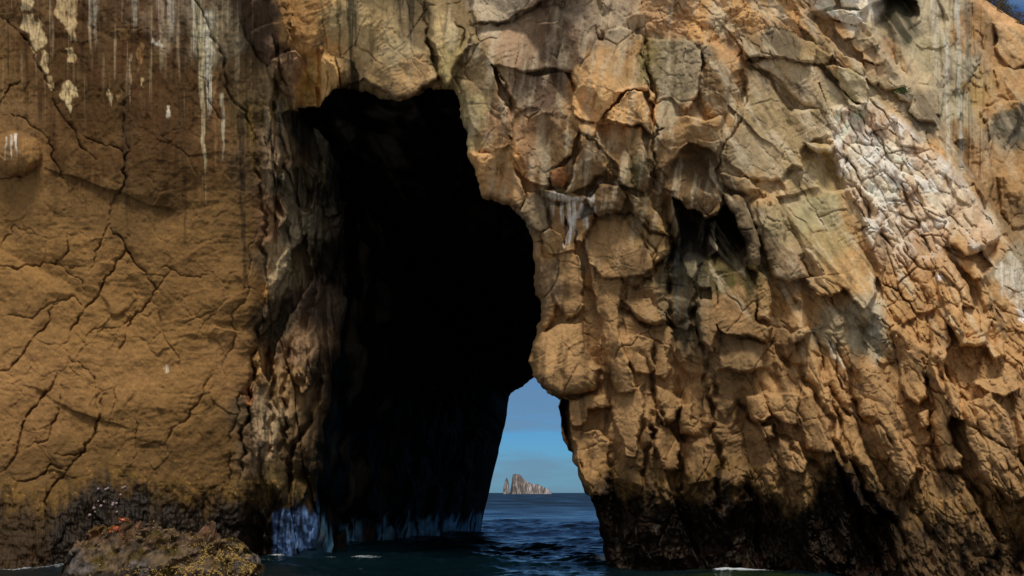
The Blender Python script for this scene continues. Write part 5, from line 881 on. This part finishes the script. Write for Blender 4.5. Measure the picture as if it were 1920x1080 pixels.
# ------------------------------------------------------------------ plants
LEAF = plain('dry_leaf', (.10, .085, .03), .8, .4, 8.); TWIG = plain('twig_bark', (.16, .12, .08), .9, .3, 8.); GREEN = plain('green_leaf', (.07, .12, .02), .6, .4, 20.)
def shrub(x, y, z, h, w, seed, label, leaf=LEAF, name='shrub', n=900, twigs=46, lsz=.05):
    r = random.Random(seed); root = bpy.data.objects.new(name, None); sc.collection.objects.link(root); root.location = (x, y, z); V_, F_ = [], []; tips = []
    for k in range(twigs):
        a = r.uniform(0, 6.28); sp2 = r.random() ** .7 * w; hh = h * (r.uniform(.55, 1.0)) * (1 - .35 * (sp2 / w) ** 2); p0 = np.array((r.gauss(0, .04), r.gauss(0, .04), -.1)); p1 = np.array((math.cos(a) * sp2 * .5, math.sin(a) * sp2 * .5, hh * .55)); p2 = np.array((math.cos(a) * sp2, math.sin(a) * sp2, hh))
        pts = [p0, p1, p2]; tips += [p1 * .6 + p2 * .4, p2, p2 * .85 + p1 * .15]; b0 = len(V_)
        for i, p in enumerate(pts):
            rd = (.016, .010, .003)[i]
            for q3 in range(3): V_.append(p + rd * np.array((math.cos(q3 * 2.1), math.sin(q3 * 2.1), 0)))
        for i in range(2):
            for q3 in range(3): F_.append((b0 + i * 3 + q3, b0 + i * 3 + (q3 + 1) % 3, b0 + i * 3 + 3 + (q3 + 1) % 3, b0 + i * 3 + 3 + q3))
    mesh_obj('stems', np.array(V_), np.array(F_), TWIG, root, False); V_, F_ = [], []
    for k in range(n):
        t_ = tips[r.randrange(len(tips))]; c = t_ + np.array((r.gauss(0, .07 * w / .5), r.gauss(0, .07 * w / .5), r.gauss(0, .06))); d1 = np.array([r.gauss(0, 1) for _ in range(3)]); d1 /= np.linalg.norm(d1); d2 = np.cross(d1, (r.random(), r.random(), r.random())); d2 /= np.linalg.norm(d2) + 1e-6
        s = lsz * r.uniform(.6, 1.3); b0 = len(V_); V_ += [c, c + d1 * s * .6 + d2 * s * .3, c + d1 * s * 1.3, c + d1 * s * .6 - d2 * s * .3]; F_.append((b0, b0 + 1, b0 + 2, b0 + 3))
    mesh_obj('foliage', np.array(V_), np.array(F_), leaf, root, False)
    return tag(root, label, 'shrub' if name == 'shrub' else 'plant', 'dry shrubs along the cliff top' if name == 'shrub' else None)
SB = [(1852, 30, .5, .55, 'leftmost dry shrub on the cliff-top skyline at upper right'), (1868, 46, .8, .6, 'second dry shrub from the left along the cliff-top skyline'), (1880, 50, 1.0, .5, 'tall twiggy shrub in the middle of the cliff-top row'), (1893, 56, .95, .6, 'tall sparse shrub right of the middle of the cliff-top row'), (1907, 62, .75, .6, 'second shrub from the right end of the cliff-top row'), (1921, 70, .5, .6, 'rightmost low shrub cut by the picture edge on the cliff top')]
for k, (u, _, h, w, lab) in enumerate(SB):
    v = np.interp(u, [p[0] for p in SKY[1:10]], [p[1] for p in SKY[1:10]]); D = float(sample(DD, np.array([u]), np.array([v + 3]))[0]) + .6
    x, y, z = place(np.array(float(u)), np.array(float(v + 4)), np.array(D)); shrub(float(x), float(y), float(z), h * 1.15, w, 50 + k, lab)
D = float(sample(DD, np.array([1692]), np.array([172]))[0]) - .15; x, y, z = place(np.array(1692.), np.array(175.), np.array(D))
shrub(float(x), float(y), float(z), .22, .34, 77, 'small bright green plant rooted on a grey ledge of the right cliff', GREEN, 'ledge_plant', 420, 22, .07)
# ------------------------------------------------------------------ nest on the whitewashed ledge
NEST = plain('nest_twig', (.20, .15, .06), .9, .4, 20.)
r = random.Random(3); V_, F_ = [], []
for k in range(170):
    a = r.uniform(0, 6.28); R0 = r.gauss(.19, .04); c = np.array((R0 * math.cos(a), R0 * .8 * math.sin(a), r.uniform(0, .13))); d = np.array((-math.sin(a) + r.gauss(0, .5), math.cos(a) + r.gauss(0, .5), r.gauss(0, .35))); d /= np.linalg.norm(d); l = r.uniform(.06, .14); b0 = len(V_)
    for e_ in (-1, 1):
        for q3 in range(3): V_.append(c + d * l * e_ + .008 * np.array((math.cos(q3 * 2.1), math.sin(q3 * 2.1), math.cos(q3 * 2.1 + 1))))
    for q3 in range(3): F_.append((b0 + q3, b0 + (q3 + 1) % 3, b0 + 3 + (q3 + 1) % 3, b0 + 3 + q3))
D = float(sample(DD, np.array([1050]), np.array([362]))[0]) - .12; x, y, z = place(np.array(1050.), np.array(362.), np.array(D))
ne = mesh_obj('bird_nest', np.array(V_), np.array(F_), NEST, None, False); ne.location = (float(x), float(y), float(z)); tag(ne, 'small twig nest on the guano-whitened ledge of the arch pillar', 'nest')
